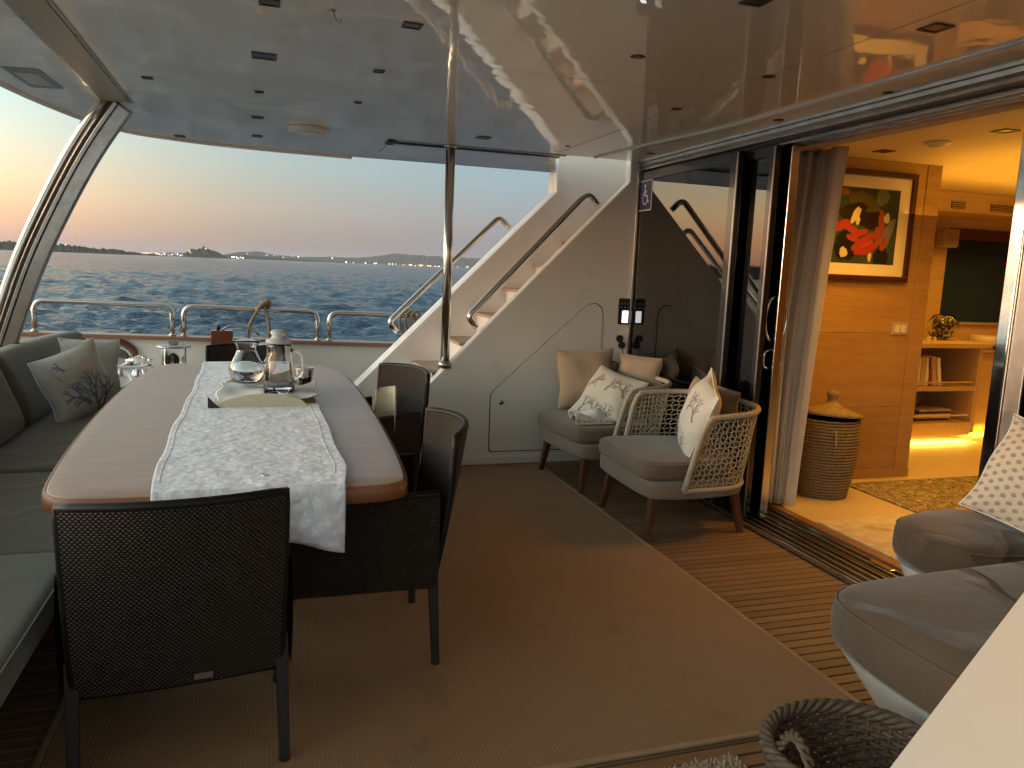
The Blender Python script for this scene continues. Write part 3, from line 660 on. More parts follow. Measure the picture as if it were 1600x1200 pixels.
# wall controls
cpn = thing('control_panel', 'black wall control panel with a lit white screen beside the glass door', 'control panel', (2.622, 5.40, 1.165))
MB().prism(rrect(-.045, .045, -.10, .10, .012), -.018, 'y', -.001).build('case', 'black_plastic', cpn)
MB().prism(rrect(-.018, .030, -.085, .005, .004), -.0205, 'y', -.0182).build('screen', 'lit_screen', cpn)
for i in range(6):
    x = -.028 + .028 * (i % 3); z = .03 + .03 * (i // 3); MB().tube([(x, -.021, z), (x, -.0182, z)], .006, 10).build('button', 'steel_dull', cpn)
for i, (z, lab) in enumerate(((.955, 'upper round black socket on the white wall below the control panel'), (.905, 'lower round black socket with a thin cable hanging from it'))):
    so = thing('wall_socket', lab, 'socket', (2.60 + .02 * i, 5.40, z), 0, 'round sockets below the control panel')
    MB().tube([(0, -.016, 0), (0, -.001, 0)], .028, 18).build('cap', 'black_plastic', so, smooth=True, auto=40)
    MB().box(.03, .075, -.006, -.001, -.004, .004).build('hinge', 'white_plastic', so)
cb = MB().tube(rounded([(2.62, 5.38, .88), (2.62, 5.33, .82), (2.56, 5.28, .77), (2.44, 5.15, .74), (2.36, 5.03, .73)], .06), .004, 6).build('charging_cable', 'steel_dull', label='thin grey cable from the lower socket to the armchair', cat='cable', smooth=True)

# ------------------------------------------------------------------ sliding doors
dr = thing('sliding_door', 'tinted sliding glass door panels stacked to the left of the saloon opening', 'sliding door')
MB().box(2.665, 2.70, 5.378, 5.3985, 0, 2.21).build('steel_jamb', 'steel', dr, bevel=.004)
def panel(x, y0, y1, nm, st0=.05, st1=.06):
    pn = MB().box(x - .005, x + .005, y0 + st0, y1 - st1, .075, 2.14).build(nm, 'tinted_glass', dr)
    for (a_, b) in ((y0, y0 + st0), (y1 - st1, y1)): MB().box(x - .018, x + .018, a_, b, .04, 2.199).build('stile', 'black_frame', pn, bevel=.004)
    MB().box(x - .018, x + .018, y0 + st0, y1 - st1, .04, .075).build('rail', 'black_frame', pn, bevel=.003)
    MB().box(x - .018, x + .018, y0 + st0, y1 - st1, 2.14, 2.199).build('rail', 'black_frame', pn, bevel=.003)
    return pn
p1 = panel(2.690, 4.08, 5.377, 'outer_pane', .085, .012)
p2 = panel(2.742, 3.80, 5.20, 'middle_pane', .06, .05)
p3 = panel(2.830, 3.785, 5.05, 'inner_pane', .012, .05)
MB().box(2.806, 2.856, 3.768, 3.7845, .04, 2.199).build('steel_edge', 'steel', p3, bevel=.003)
MB().box(2.719, 2.7235, 3.80, 3.812, .04, 2.19).build('steel_edge', 'steel_dull', p2); MB().box(2.667, 2.6715, 4.08, 4.095, .04, 2.19).build('steel_edge', 'steel_dull', p1)
MB().box(2.852, 2.86, 3.80, 3.84, .3, 1.9).build('steel_edge', 'steel', p3)
for sx in (-1, 1):
    xx = 2.830 + sx * .012
    pts = [(xx + sx * .060 * (1 - (2 * t - 1) ** 2) ** .5, 3.812, 1.09 + .27 * t) for t in [i / 16 for i in range(17)]]
    MB().tube(pts, .009, 10).build('pull_handle', 'chrome', dr, smooth=True)
    pts = rounded([(xx, 3.812, 1.05), (xx + sx * .048, 3.812, 1.03), (xx + sx * .048, 3.812, .945), (xx, 3.812, .93)], .02)
    MB().tube(pts, .0075, 10).build('lever_handle', 'chrome', dr, smooth=True)
for z_ in (.72, .54): MB().tube([(2.820, 3.812, z_), (2.8245, 3.812, z_)], .02, 14).build('lock_plate', 'chrome', dr)

# fixed panel right of the opening
fx = thing('fixed_door_panel', 'fixed tinted glass panel with a steel post right of the saloon opening', 'glass panel')
MB().box(3.04, 3.10, 2.50, 2.56, .03, 2.25).build('steel_post', 'chrome', fx, bevel=.006)
MB().box(3.055, 3.085, 2.42, 2.4985, .03, 2.25).build('stile', 'steel_dull', fx, bevel=.004)
MB().box(3.062, 3.078, 1.0, 2.418, .06, 2.25).build('pane', 'tinted_glass', fx)
# track and head
tk = thing('door_track', 'aluminium sliding door sill with parallel tracks across the saloon threshold', 'door track')
MB().box(2.69, 3.12, 1.0, 5.38, -.02, .004).build('sill', 'steel_dull', tk)
for x, h, m_ in ((2.70, .030, 'steel'), (2.722, .034, 'steel_dull'), (2.775, .034, 'steel_dull'), (2.830, .034, 'steel_dull'), (2.90, .022, 'steel'), (2.98, .018, 'steel_dull'), (3.03, .022, 'steel')):
    MB().box(x - .006, x + .006, 1.0, 5.38, .004, h).build('track_rib', m_, tk, bevel=.002)
MB().box(2.85, 2.88, 1.0, 5.38, .004, .008).build('dark_slot', 'black_plastic', tk); MB().box(2.94, 2.965, 1.0, 5.38, .004, .008).build('dark_slot', 'black_plastic', tk)
MB().box(3.06, 3.12, 1.0, 5.38, .004, .028).build('inner_lip', 'teak_trim', tk, bevel=.003)
MB().box(2.99, 3.02, 2.93, 3.08, .019, .026).build('catch_plate', 'chrome', tk, bevel=.002)
MB().box(2.70, 2.757, 1.0, 5.38, -.3, -.021).build('toe', 'gelcoat', tk)
hd = thing('header_beam', 'steel and black header beam above the sliding doors', 'header beam')
MB().prism([(2.660, 2.288), (2.664, 2.275), (2.675, 2.270), (2.680, 2.252), (2.672, 2.245), (2.680, 2.236), (2.690, 2.236), (2.690, 2.222), (2.70, 2.215), (2.72, 2.215), (2.72, 2.43), (2.66, 2.43)], 5.3985, 'y', .98).build('steel_fascia', 'steel_dull', hd, smooth=True, auto=30)
MB().box(2.7205, 2.90, .98, 5.3985, 2.202, 2.43).build('track_housing', 'black_frame', hd)
for x in (2.745, 2.80, 2.86): MB().box(x, x + .006, .98, 5.3985, 2.196, 2.2015).build('glide_rail', 'steel_dull', hd)
MB().prism([(2.901, 2.205), (2.93, 2.20), (3.16, 2.235), (3.17, 2.43), (2.901, 2.43)], 5.3985, 'y', .98).build('pelmet', 'tan_fabric', hd)

# accessibility sticker
sk = thing('accessibility_sticker', 'blue and white wheelchair sign sticker in the top corner of the glass', 'sticker', (2.6843, 5.275, 2.03))
MB().prism(rrect(-.10, .10, -.112, .112, .014), -.0008, 'x').build('border', 'sticker_white', sk)
MB().prism(rrect(-.09, .09, -.102, .102, .012), -.0014, 'x', -.0009).build('field', 'sticker_blue', sk)
def flat(pts, nm='symbol'): return MB().prism(pts, -.0020, 'x', -.0015).build(nm, 'sticker_white', sk)
def fdisc(cx, cz, r): flat([(cx + r * cos(2 * pi * t / 18), cz + r * sin(2 * pi * t / 18)) for t in range(18)])
def fline(pts, w):
    for (x0, z0), (x1, z1) in zip(pts, pts[1:]):
        d = math.hypot(x1 - x0, z1 - z0); nx, nz = -(z1 - z0) / d * w, (x1 - x0) / d * w
        flat([(x0 + nx, z0 + nz), (x1 + nx, z1 + nz), (x1 - nx, z1 - nz), (x0 - nx, z0 - nz)])
fdisc(.012, .068, .012)
fline([(.012, .05), (.008, .0)], .007); fline([(.01, .028), (-.02, .026)], .0045); fline([(.008, .0), (-.028, -.002)], .006); fline([(-.028, -.002), (-.042, -.048), (-.055, -.044)], .006)
fline([(.022 + 0, .024), (.036, .004), (.042, -.02), (.036, -.045), (.018, -.062), (-.005, -.064), (-.024, -.05), (-.03, -.03)], .0048)

# ------------------------------------------------------------------ saloon
fl_ = MB().box(3.12, 9.5, -.5, 6.25, -.12, .02).build('saloon_floor', 'saloon_floor', kind='structure')
cl_ = MB().box(3.17, 9.5, -.5, 6.25, 2.30, 2.43).build('saloon_ceiling', 'saloon_ceiling', kind='structure')
for x, y, lab in ((3.80, 4.17, 'saloon ceiling spotlight nearest the picture'), (3.83, 3.33, 'saloon ceiling spotlight nearest the right door post'), (3.82, 3.77, None)):
    if lab: ceil_light(x, y, .05, lab, z=2.30, grp='square spotlights in the saloon ceiling')
sd = thing('smoke_detector', 'round smoke detector on the saloon ceiling between two spotlights', 'smoke detector', (3.82, 3.77, 2.30))
MB().lathe([(0, -.03), (.04, -.03), (.055, -.015), (.075, -.012), (.075, 0)], seg=28).build('body', 'white_plastic', sd, smooth=True, auto=50)
# wood wall that faces the deck, its boards
ww = thing('wood_wall', 'oak panelled partition wall with the framed picture on it', 'wall')
MB().box(3.2, 4.60, 4.50, 4.58, .02, 2.30).build('core', 'oak_panel', ww)
zz = [.02, .56, 1.10, 1.64, 2.30]
for a_, b in zip(zz, zz[1:]):
    MB().box(3.2, 4.48, 4.48, 4.4995, a_ + .0010, b - .0010).build('panel', 'oak_panel', ww, bevel=.0015)
MB().box(4.485, 4.615, 4.476, 4.60, .02, 2.30).build('end_post', 'oak_panel', ww, bevel=.006)
box(3.2, 4.615, 4.468, 4.4755, .02, .09, 'skirting', 'oak_panel', ww, bevel=.002)
# dark lining seen through the closed panes
MB().box(3.2, 3.24, 5.0, 6.2, .02, 2.30).build('side_lining', 'oak_panel', ww)
# side wall of the saloon with a window
sw = thing('saloon_side_wall', 'oak lined far wall of the saloon with a dark window', 'wall')
MB().box(3.24, 6.46, 6.1, 6.25, .02, 2.30).box(7.9, 9.5, 6.1, 6.25, .02, 2.30).box(6.46, 7.9, 6.1, 6.25, .02, 1.10).box(6.46, 7.9, 6.1, 6.25, 2.03, 2.30).build('lining', 'oak_light', sw)
fr = MB().box(6.46, 7.9, 6.08, 6.11, 1.92, 2.03).build('blind_box', 'picture_wood', sw)
MB().box(6.46, 7.9, 6.15, 6.165, 1.10, 2.03).build('pane', 'night_glass', sw)
MB().box(6.44, 7.9, 6.07, 6.12, 1.08, 1.10).build('sill', 'oak_light', sw)
MB().box(9.4, 9.5, -.5, 6.1, .02, 2.30).build('end_wall', 'oak_light', sw)
MB().box(3.2, 9.5, -.6, -.5, .02, 2.30).build('near_wall', 'oak_panel', sw)
sf = thing('saloon_soffit', 'wooden soffit above the saloon window with dark air vents in it', 'soffit')
MB().box(4.62, 9.4, 5.55, 6.1, 2.12, 2.2995).build('box', 'oak_light', sf, bevel=.006)
for x0, x1 in ((5.86, 6.02), (6.32, 6.66), (6.70, 7.05)):
    g_ = MB().box(x0, x1, 5.543, 5.5495, 2.15, 2.215).build('air_vent', 'grille_dark', sf)
    for k in range(4): MB().box(x0, x1, 5.538, 5.5425, 2.155 + k * .017, 2.162 + k * .017).build('vent_slat', 'oak_light', g_)
spk = thing('wall_speaker', 'small beige loudspeaker hanging beside the saloon window', 'speaker', (6.36, 6.02, 1.93))
MB().box(-.09, .09, -.06, .06, -.10, .08).build('case', 'cream_frame', spk, bevel=.02); MB().box(-.075, .075, -.066, -.0605, -.085, .065).build('grille', 'tan_fabric', spk)
so = thing('saloon_socket', 'pale wall socket left of the saloon window above the shelf', 'socket', (6.18, 6.10, 1.12))
MB().box(-.06, .06, -.012, -.001, -.04, .04).build('plate', 'white_plastic', so, bevel=.003); MB().tube([(0, -.016, 0), (0, -.0125, 0)], .02, 14).build('outlet', 'black_plastic', so)
sw_ = thing('light_switch', 'cream double light switch on the oak wall below the picture', 'light switch', (4.385, 4.48, 1.135))
MB().box(-.075, .075, -.010, -.001, -.045, .045).build('plate', 'cream_frame', sw_, bevel=.003)
for x in (-.026, .026): MB().box(x - .022, x + .022, -.016, -.0105, -.028, .028).build('rocker', 'white_plastic', sw_, bevel=.002)
# cabinet with shelves
cab = thing('open_bookcase', 'oak open bookcase with two shelves beyond the partition wall', 'bookcase')
box(5.30, 6.42, 5.42, 6.06, .90, .945, 'top', 'oak_light', cab); box(6.30, 6.345, 5.45, 6.06, .10, .899, 'side', 'oak_light', cab)
box(5.30, 6.2995, 5.45, 6.06, .50, .54, 'shelf', 'oak_light', cab); box(5.30, 6.2995, 5.45, 6.06, .08, .20, 'shelf', 'oak_light', cab)
box(5.25, 5.2995, 5.45, 6.06, .10, .899, 'side', 'oak_light', cab); box(5.30, 6.2995, 6.06, 6.08, .10, .899, 'back', 'oak_light', cab)
for z in (.58, .27): MB().tube([(5.3, 5.46, z), (6.26, 5.46, z), (6.26, 5.9, z)], .009, 8).build('fiddle_rail', 'oak_light', cab)
led = MB().box(5.35, 6.25, 5.52, 5.56, .066, .078).build('led_strip', 'led_glow', cab)
rc = thing('low_cupboard', 'plain oak cupboard right of the open bookcase', 'cupboard')
box(6.43, 8.2, 5.75, 6.07, .12, .82, 'body', 'oak_light', rc); box(6.43, 8.2, 5.70, 6.07, .83, .865, 'top', 'oak_light', rc); box(6.46, 8.2, 5.8, 6.07, .02, .119, 'plinth', 'oak_panel', rc)
x = 5.62
bk = [('cream book with worn spine, first on the upper shelf', 'book_cream', .045, .27, 0), ('thin cream book second on the upper shelf', 'paper_white', .03, .26, 0), ('tall cream book third on the upper shelf', 'book_cream', .05, .27, 0), ('pale book fourth on the upper shelf', 'paper_white', .04, .26, 0), ('dark red book between pale ones on the upper shelf', 'book_red', .028, .27, .12), ('leaning cream book at the right of the row', 'book_cream', .045, .27, .16), ('pale book leaning at the right end of the row', 'paper_white', .04, .26, .2)]
for lab, m_, w_, h_, tl in bk:
    t = thing('book', lab, 'book', (x, 5.60, .541), 0, 'books standing on the upper shelf'); t.rotation_euler = (0, -tl, 0)
    MB().box(0, w_, -.085, .085, 0.0, h_).build('cover', m_, t, bevel=.003); MB().box(.005, w_ - .005, -.08, .0865, .0055, h_ + .001).build('pages', 'paper_white', t)
    x += w_ + .006 + tl * .12
t = thing('book_stack', 'flat magazines and papers piled on the lower shelf', 'magazines', (5.95, 5.68, .201))
for k in range(5): MB().box(-.2 + .01 * k, .2 + .012 * (k % 3), -.12, .12, .022 * k, .022 * k + .02).build('magazine', ('book_dark', 'book_cream', 'paper_white', 'book_dark', 'book_cream')[k], t, bevel=.002)
t = thing('black_folder', 'black folder leaning at the left end of the lower shelf', 'folder', (5.62, 5.60, .201)); t.rotation_euler = (0, .2, 0)
MB().box(-.05, .05, -.09, .09, 0, .26).build('cover', 'book_dark', t, bevel=.004); MB().box(.0505, .0525, -.04, .04, .10, .16).build('label', 'book_cream', t)
vs_ = thing('glass_vase', 'round green glass bowl vase full of pebbles and leaves on the bookcase', 'vase', (6.20, 5.80, .945))
MB().lathe([(.03, 0.005), (.10, .03), (.14, .10), (.135, .17), (.09, .23), (.075, .24), (.07, .235), (.125, .165), (.13, .10), (.095, .04), (0, .015)], seg=28).build('bowl', 'clear_glass', vs_, smooth=True)
mm = MB()
for k in range(90):
    a_ = random.random() * 6.28; r_ = .11 * random.random() ** .5; z = .04 + .13 * random.random(); q = .012 + .01 * random.random()
    X_, Y_ = r_ * cos(a_) * .8, r_ * sin(a_) * .8; mm.add([(X_ + q, Y_, z), (X_ - q, Y_, z), (X_, Y_ + q, z), (X_, Y_ - q, z), (X_, Y_, z + q * 1.4), (X_, Y_, z - q)], [(0, 2, 4), (2, 1, 4), (1, 3, 4), (3, 0, 4), (2, 0, 5), (1, 2, 5), (3, 1, 5), (0, 3, 5)])
simple('moss', (.16, .15, .05), .5, var=.8, nsc=60); mm.build('filling', 'moss', vs_, kind='stuff')
cbx = thing('ceramic_bowl', 'cream ceramic dish on a dark cloth at the right of the bookcase top', 'bowl', (6.85, 5.88, .866))
MB().lathe([(.13, 0), (.15, .02), (.15, .11), (.14, .115), (.135, .03), (0, .02)], seg=28).build('dish', 'ceramic', cbx, smooth=True)
MB().box(-.24, .2, -.19, -.14, 0.0, .03).build('cloth', 'black_leather', cbx, bevel=.01)
fg = thing('trinket_row', 'tiny white shell trinkets on the left end of the bookcase top', 'trinkets', (5.68, 5.55, .945))
for k in range(5): MB().lathe([(.018, 0), (.02, .012), (.008, .022), (.014, .034 + .01 * (k % 2)), (0, .05)], (.045 * k, .02 * (k % 2), 0), 10).build('trinket', 'ceramic', fg, smooth=True)
# framed picture: a plain abstract of dark shapes, red strokes and cream patches
pf = thing('framed_picture', 'framed abstract print of red strokes on black with cream mount and dark wood frame', 'picture', (3.985, 4.478, 1.845))
w2, h2 = .40, .378
MB().box(-w2, w2, -.03, -.001, h2 - .04, h2).box(-w2, w2, -.03, -.001, -h2, -h2 + .04).box(-w2, -w2 + .04, -.03, -.001, -h2 + .04, h2 - .04).box(w2 - .04, w2, -.03, -.001, -h2 + .04, h2 - .04).build('frame', 'picture_wood', pf, bevel=.004)
MB().box(-w2 + .04, w2 - .04, -.012, -.002, -h2 + .04, h2 - .04).build('mount', 'paper_white', pf)
nx_, nz_ = 120, 114; pw_, ph_ = .262, .252
def gpic(u, v): return (-.268 + .536 * u, -.0135, -.258 + .516 * v)
pr = MB().grid(gpic, nx_, nz_).build('print', 'printed_paper', pf)
U, V = np.meshgrid(np.linspace(0, 1, nx_ + 1), np.linspace(0, 1, nz_ + 1)); U = U.ravel(); V = V.ravel()
def blob(cx_, cy_, rx, ry, a_=0, k=2.):
    dx, dy = U - cx_, V - cy_; c, s_ = cos(a_), sin(a_); x_ = dx * c + dy * s_; y_ = -dx * s_ + dy * c
    th = np.arctan2(y_ / ry, x_ / rx); return (np.abs(x_ / rx) ** k + np.abs(y_ / ry) ** k) < 1 + .16 * np.sin(3 * th + cx_ * 20) + .08 * np.sin(7 * th)
C = np.tile(np.array([.05, .075, .075]), (len(U), 1))
def put(m_, c): C[m_] = c
put(blob(.2, .15, .3, .22, .3), (.05, .065, .07)); put(blob(.75, .25, .3, .3, 0), (.06, .08, .075)); put(blob(.45, .8, .28, .12, -.4), (.12, .10, .045)); put(blob(.72, .9, .1, .12), (.18, .19, .17))
put(blob(.85, .4, .07, .24, -.35), (.20, .21, .19)); put(blob(.28, .68, .22, .12, .2), (.03, .018, .014)); put(blob(.58, .58, .22, .12), (.028, .016, .014)); put(blob(.2, .22, .17, .2, .4), (.015, .013, .016)); put(blob(.78, .1, .12, .14), (.02, .02, .025))
for cx_, cy_, rx, ry, a_ in ((.12, .5, .12, .055, .5), (.26, .46, .12, .045, -.4), (.4, .40, .13, .045, .35), (.52, .33, .15, .05, .5), (.45, .24, .16, .05, .25), (.60, .22, .14, .045, .4), (.5, .16, .15, .04, .1), (.74, .55, .05, .17, .05), (.70, .38, .05, .12, .15), (.80, .28, .04, .10, -.2), (.3, .33, .1, .035, -.3)):
    put(blob(cx_, cy_, rx, ry, a_, 3), (.40, .045, .045) if cx_ < .65 else (.36, .07, .04))
put(blob(.55, .27, .10, .02, .5), (.50, .08, .10)); put(blob(.13, .93, .06, .05), (.35, .10, .03)); put(blob(.32, .64, .05, .12, -.5), (.72, .62, .42)); put(blob(.36, .57, .03, .06), (.72, .62, .42)); put(blob(.82, .62, .045, .07), (.62, .55, .38)); put(blob(.18, .14, .06, .07, .5), (.66, .58, .42)); put(blob(.60, .09, .03, .06), (.66, .58, .42))
vcol(pr, C)
# laundry basket
lb = thing('seagrass_basket', 'tall round seagrass basket with a tilted knobbed lid by the oak wall', 'basket', (3.60, 4.20, .021)); lb.scale = (.92, .92, .96)
def bsk(u, v):
    a_ = u * 2 * pi; r_ = .168 + .055 * sin(min(1, v * 1.25) * pi / 2) - .012 * max(0, v - .8) * 5; return (r_ * cos(a_) * 1.02, r_ * sin(a_), .55 * v)
MB().grid(bsk, 48, 26, lambda u, v: (u * 1.3, v * .56)).build('body', 'seagrass', lb, smooth=True)
for k in range(26):
    pass
rings_ = MB()
for k in range(27):
    v = k / 26; p = [bsk(t / 36, v) for t in range(36)]; rings_.tube([(q[0] * 1.012, q[1] * 1.012, q[2]) for q in p], .0085, 5, closed=True)
rings_.build('coil_rows', 'seagrass_coil', lb, smooth=True, kind='stuff')
ld = MB(); pr_ = [(.228, .0), (.232, .014), (.17, .032), (.11, .050), (.06, .075), (.035, .095), (.03, .11), (.042, .13), (.044, .150), (.03, .168), (0, .175)]
ld.lathe(pr_, seg=36); l_ = ld.build('lid', 'seagrass_coil', lb, smooth=True); l_.location = (.012, -.01, .572); l_.rotation_euler = (radians(-3), radians(4), 0)
MB().lathe([(0, .546), (.2, .546)], seg=24).build('dark_mouth', 'dark_gap', lb)
MB().tube([(-.10, -.21, .50), (-.102, -.222, .46), (-.10, -.225, .40)], .006, 6).build('tassel', 'rope_beige', lb)
# rugs
pc = MB().box(3.93, 6.4, 2.2, 4.36, .0205, .032).build('patterned_carpet', 'persian', label='dark brown and cream patterned carpet inside the saloon', cat='carpet', bevel=.003)
pc2 = MB().box(3.14, 3.90, 2.75, 3.66, .0205, .030).build('pale_mat', 'pale_mat', label='pale floral mat just inside the sliding door', cat='mat', bevel=.003)
fr_ = MB()
for k in range(70): fr_.box(3.15 + k * .0106, 3.155 + k * .0106, 3.66, 3.685 + .008 * random.random(), .0205, .024)
fr_.build('fringe', 'napkin', pc2, kind='stuff')
# curtain gathered by the door
cu = thing('curtain', 'long beige curtain gathered in folds at the left of the saloon opening', 'curtain')
def curt(ph, y0, y1, x0, nf, A, zt=2.24, zb=.03, pinch=.0):
    def fn(u, v):
        z = zt + (zb - zt) * v; g = 1 - pinch * sin(min(1, v / .75) * pi / 2); yc = (y0 + y1) / 2 + .0; y = yc + (y0 + (y1 - y0) * u - yc) * g + .05 * v
        x = x0 + A * g * sin(2 * pi * nf * u + ph + .5 * sin(3 * v)) + .25 * A * sin(2 * pi * nf * 2.3 * u + 1 + 2 * v) - .05 * v
        return (x, y, z)
    return fn
def drape(u, v):
    z = 2.24 - 2.20 * v; k = [0, .5, 1]
    ax = np.interp(v, k, (3.015, 3.00, 3.00)); ay = np.interp(v, k, (4.10, 4.10, 4.06)); bx = np.interp(v, k, (3.335, 3.25, 3.175)); by = np.interp(v, k, (3.99, 4.03, 3.985))
    f = .034 * sin(2 * pi * 4.3 * u + .7 * sin(3 * v) + .4) * (1 - .3 * v) + .010 * sin(2 * pi * 9.7 * u + 1 + 2.5 * v)
    L_x, L_y = bx - ax, by - ay; n_ = math.hypot(L_x, L_y)
    return (ax + L_x * u - L_y / n_ * f, ay + L_y * u + L_x / n_ * f, z)
MB().grid(drape, 150, 44).build('front_drape', 'curtain_thin', cu, smooth=True, solid=.004)
MB().grid(curt(1.5, 3.85, 4.3, 3.22, 4, .03, pinch=.2), 100, 30).build('back_drape', 'curtain_thin', cu, smooth=True, solid=.002)
MB().tube([(3.185, 3.2, 2.262), (3.185, 4.45, 2.262)], .012, 8).build('curtain_rail', 'steel_dull', cu)
cu2 = thing('inner_curtain', 'drawn curtain standing in folds behind the far glass pane', 'curtain')
MB().grid(curt(.4, 4.90, 5.36, 3.16, 4, .035, zb=.04), 80, 20).build('drape', 'curtain_fabric', cu2, smooth=True, solid=.003)
# saloon lights (they are lit in the photograph)
def area(name, loc, rot, sx, sy, e, col):
    L = bpy.data.lights.new(name, 'AREA'); L.shape = 'RECTANGLE'; L.size = sx; L.size_y = sy; L.energy = e; L.color = col
    o = bpy.data.objects.new(name, L); COL.objects.link(o); o.location = loc; o.rotation_euler = rot; return o
AMB = (1, .45, .038)
def spot(name, loc, e, ang=95):
    L = bpy.data.lights.new(name, 'SPOT'); L.energy = e; L.color = AMB; L.spot_size = radians(ang); L.spot_blend = .8; L.shadow_soft_size = .22
    o = bpy.data.objects.new(name, L); COL.objects.link(o); o.location = loc; return o
for x, y, e_ in ((3.80, 4.05, 36), (3.83, 3.33, 72), (5.2, 4.9, 22), (5.2, 3.6, 22), (6.6, 4.9, 22), (6.6, 3.4, 22)): spot('saloon_downlight', (x, y, 2.27), e_, 150)
area('cove_light', (5.6, 3.8, 1.95), (pi, 0, 0), 2.6, 2.6, 17, AMB)
area('soffit_light', (6.4, 5.5, 2.10), (radians(-25), 0, 0), 2.0, .06, 10, AMB)
area('floor_light', (5.85, 5.46, .076), (0, 0, 0), .9, .05, 7, (1, .55, .06))
area('floor_light', (6.9, 5.72, .10), (0, 0, 0), .8, .05, 4, (1, .55, .06))

# ------------------------------------------------------------------ sofa
so_ = thing('corner_sofa', 'long grey-green sofa with loose back cushions along the stern side', 'sofa')
MB().box(-1.58, -.80, 1.2, 6.05, .02, .30).build('base', 'black_leather', so_, bevel=.02)
MB().box(-1.60, -1.50, 1.2, 6.3, .30, .80).build('backboard', 'sofa_fabric', so_, bevel=.03)
def cushion(poly, z0, z1, r, nm, mat, parent, crown=.012):
    o = MB().slab(poly, z0, z1, r, 5, crown, rb=r * .8).build(nm, mat, parent, smooth=True)
    p = np.array(poly)
    if (p[:, 0] * np.roll(p[:, 1], -1) - np.roll(p[:, 0], -1) * p[:, 1]).sum() < 0: p = p[::-1].copy()
    c = p.mean(0); zp = z1 - r * .45; n_ = len(p); nm_ = []
    for i in range(n_):
        t = p[(i + 1) % n_] - p[i - 1]; t = t / (np.hypot(*t) + 1e-9); nm_.append((t[1], -t[0]))
    q = p - np.array(nm_) * (r * .12)
    MB().tube([(a_[0], a_[1], zp) for a_ in q], .0045, 6, closed=True).build('piping', mat, o, smooth=True)
    return o
cushion(rrect(-1.30, -.60, 1.25, 2.78, .10), .36, .475, .045, 'seat_cushion', 'sofa_fabric_pale', so_)
cushion(rrect(-1.36, -.64, 2.80, 3.925, .05), .31, .45, .04, 'seat_cushion', 'sofa_fabric', so_)
cushion(rrect(-1.36, -.66, 3.94, 5.95, .05), .31, .45, .04, 'seat_cushion', 'sofa_fabric', so_)
def backc(y0, y1, x_b, x_t, zt, nm='back_cushion', bend=0.):
    def fn(u, v):   # closed loop profile (u) swept along y (v)
        a_ = u * 2 * pi; e = .5
        cs, sn = cos(a_), sin(a_); px_ = np.sign(cs) * abs(cs) ** e; pz_ = np.sign(sn) * abs(sn) ** e
        sq = (1 - abs(2 * v - 1) ** 30) ** .5 if 0 < v < 1 else 0
        zc_ = (.46 + zt) / 2; hz = (zt - .46) / 2; t = .075
        z = zc_ + pz_ * hz * (.80 + .20 * sq) ; k = (z - .46) / (zt - .46)
        x = x_b + (x_t - x_b) * k + px_ * t * sq * (1 + .08 * sin(8 * v + k * 4)) + bend * v ** 4
        return (x, y0 + (y1 - y0) * v, z)
    return MB().grid(fn, 40, 40).build(nm, 'sofa_fabric', so_, smooth=True)
backc(1.3, 2.9, -1.33, -1.47, .885); backc(2.91, 4.86, -1.33, -1.47, .885); backc(4.87, 6.42, -1.33, -1.47, .875, bend=.13)

# pillows
def pillow(name, label, w, h, th, M_, mat, paint=None, n=60, group=None, seed=0, dent=.0):
    g = np.random.default_rng(seed); u = np.linspace(-1, 1, n + 1); Ug, Vg = np.meshgrid(u, u)
    T = th / 2 * np.clip((1 - np.abs(Ug) ** 2.6), 0, 1) ** .62 * np.clip((1 - np.abs(Vg) ** 2.6), 0, 1) ** .62
    wr = sum(g.normal() * np.sin(Ug * g.uniform(2, 6) + Vg * g.uniform(-6, 6) + g.uniform(0, 6)) for _ in range(5)) * .004 * (T > 0)
    X = Ug * w / 2 * (1 - .07 * (1 - Vg ** 2) * Ug ** 2) + .006 * np.sin(Vg * 5 + seed); Z = Vg * h / 2 * (1 - .07 * (1 - Ug ** 2) * Vg ** 2) - dent * np.exp(-(Ug / .5) ** 2) * np.clip(Vg, 0, 1) ** 2
    f = np.stack([X, -T + wr * .7, Z], -1).reshape(-1, 3); b = np.stack([X, T + wr * .5, Z], -1).reshape(-1, 3)
    idx = np.arange((n + 1) ** 2).reshape(n + 1, n + 1); q = np.stack([idx[:-1, :-1], idx[:-1, 1:], idx[1:, 1:], idx[1:, :-1]], -1).reshape(-1, 4)
    N0 = (n + 1) ** 2; vs = np.concatenate([f, b]); fs = [tuple(x) for x in q] + [tuple(x[::-1] + N0) for x in q]
    o = MB().add(vs.tolist(), fs).build(name, mat, label=label, cat='pillow', smooth=True, group=group)
    if paint is not None:
        c = paint(Ug.ravel(), Vg.ravel()); vcol(o, np.concatenate([c, c]))
    bm = bmesh.new(); bm.from_mesh(o.data); bmesh.ops.remove_doubles(bm, verts=bm.verts, dist=.0008); bm.to_mesh(o.data); bm.free()
    o.matrix_world = M_; e = MB()
    per = [(X[0, i], 0, Z[0, i]) for i in range(0, n, 3)] + [(X[i, -1], 0, Z[i, -1]) for i in range(0, n, 3)] + [(X[-1, i], 0, Z[-1, i]) for i in range(n, 0, -3)] + [(X[i, 0], 0, Z[i, 0]) for i in range(n, 0, -3)]
    MB().tube(per, .0035, 6, closed=True).build('seam', mat if paint is None else 'napkin', o, smooth=True)
    return o
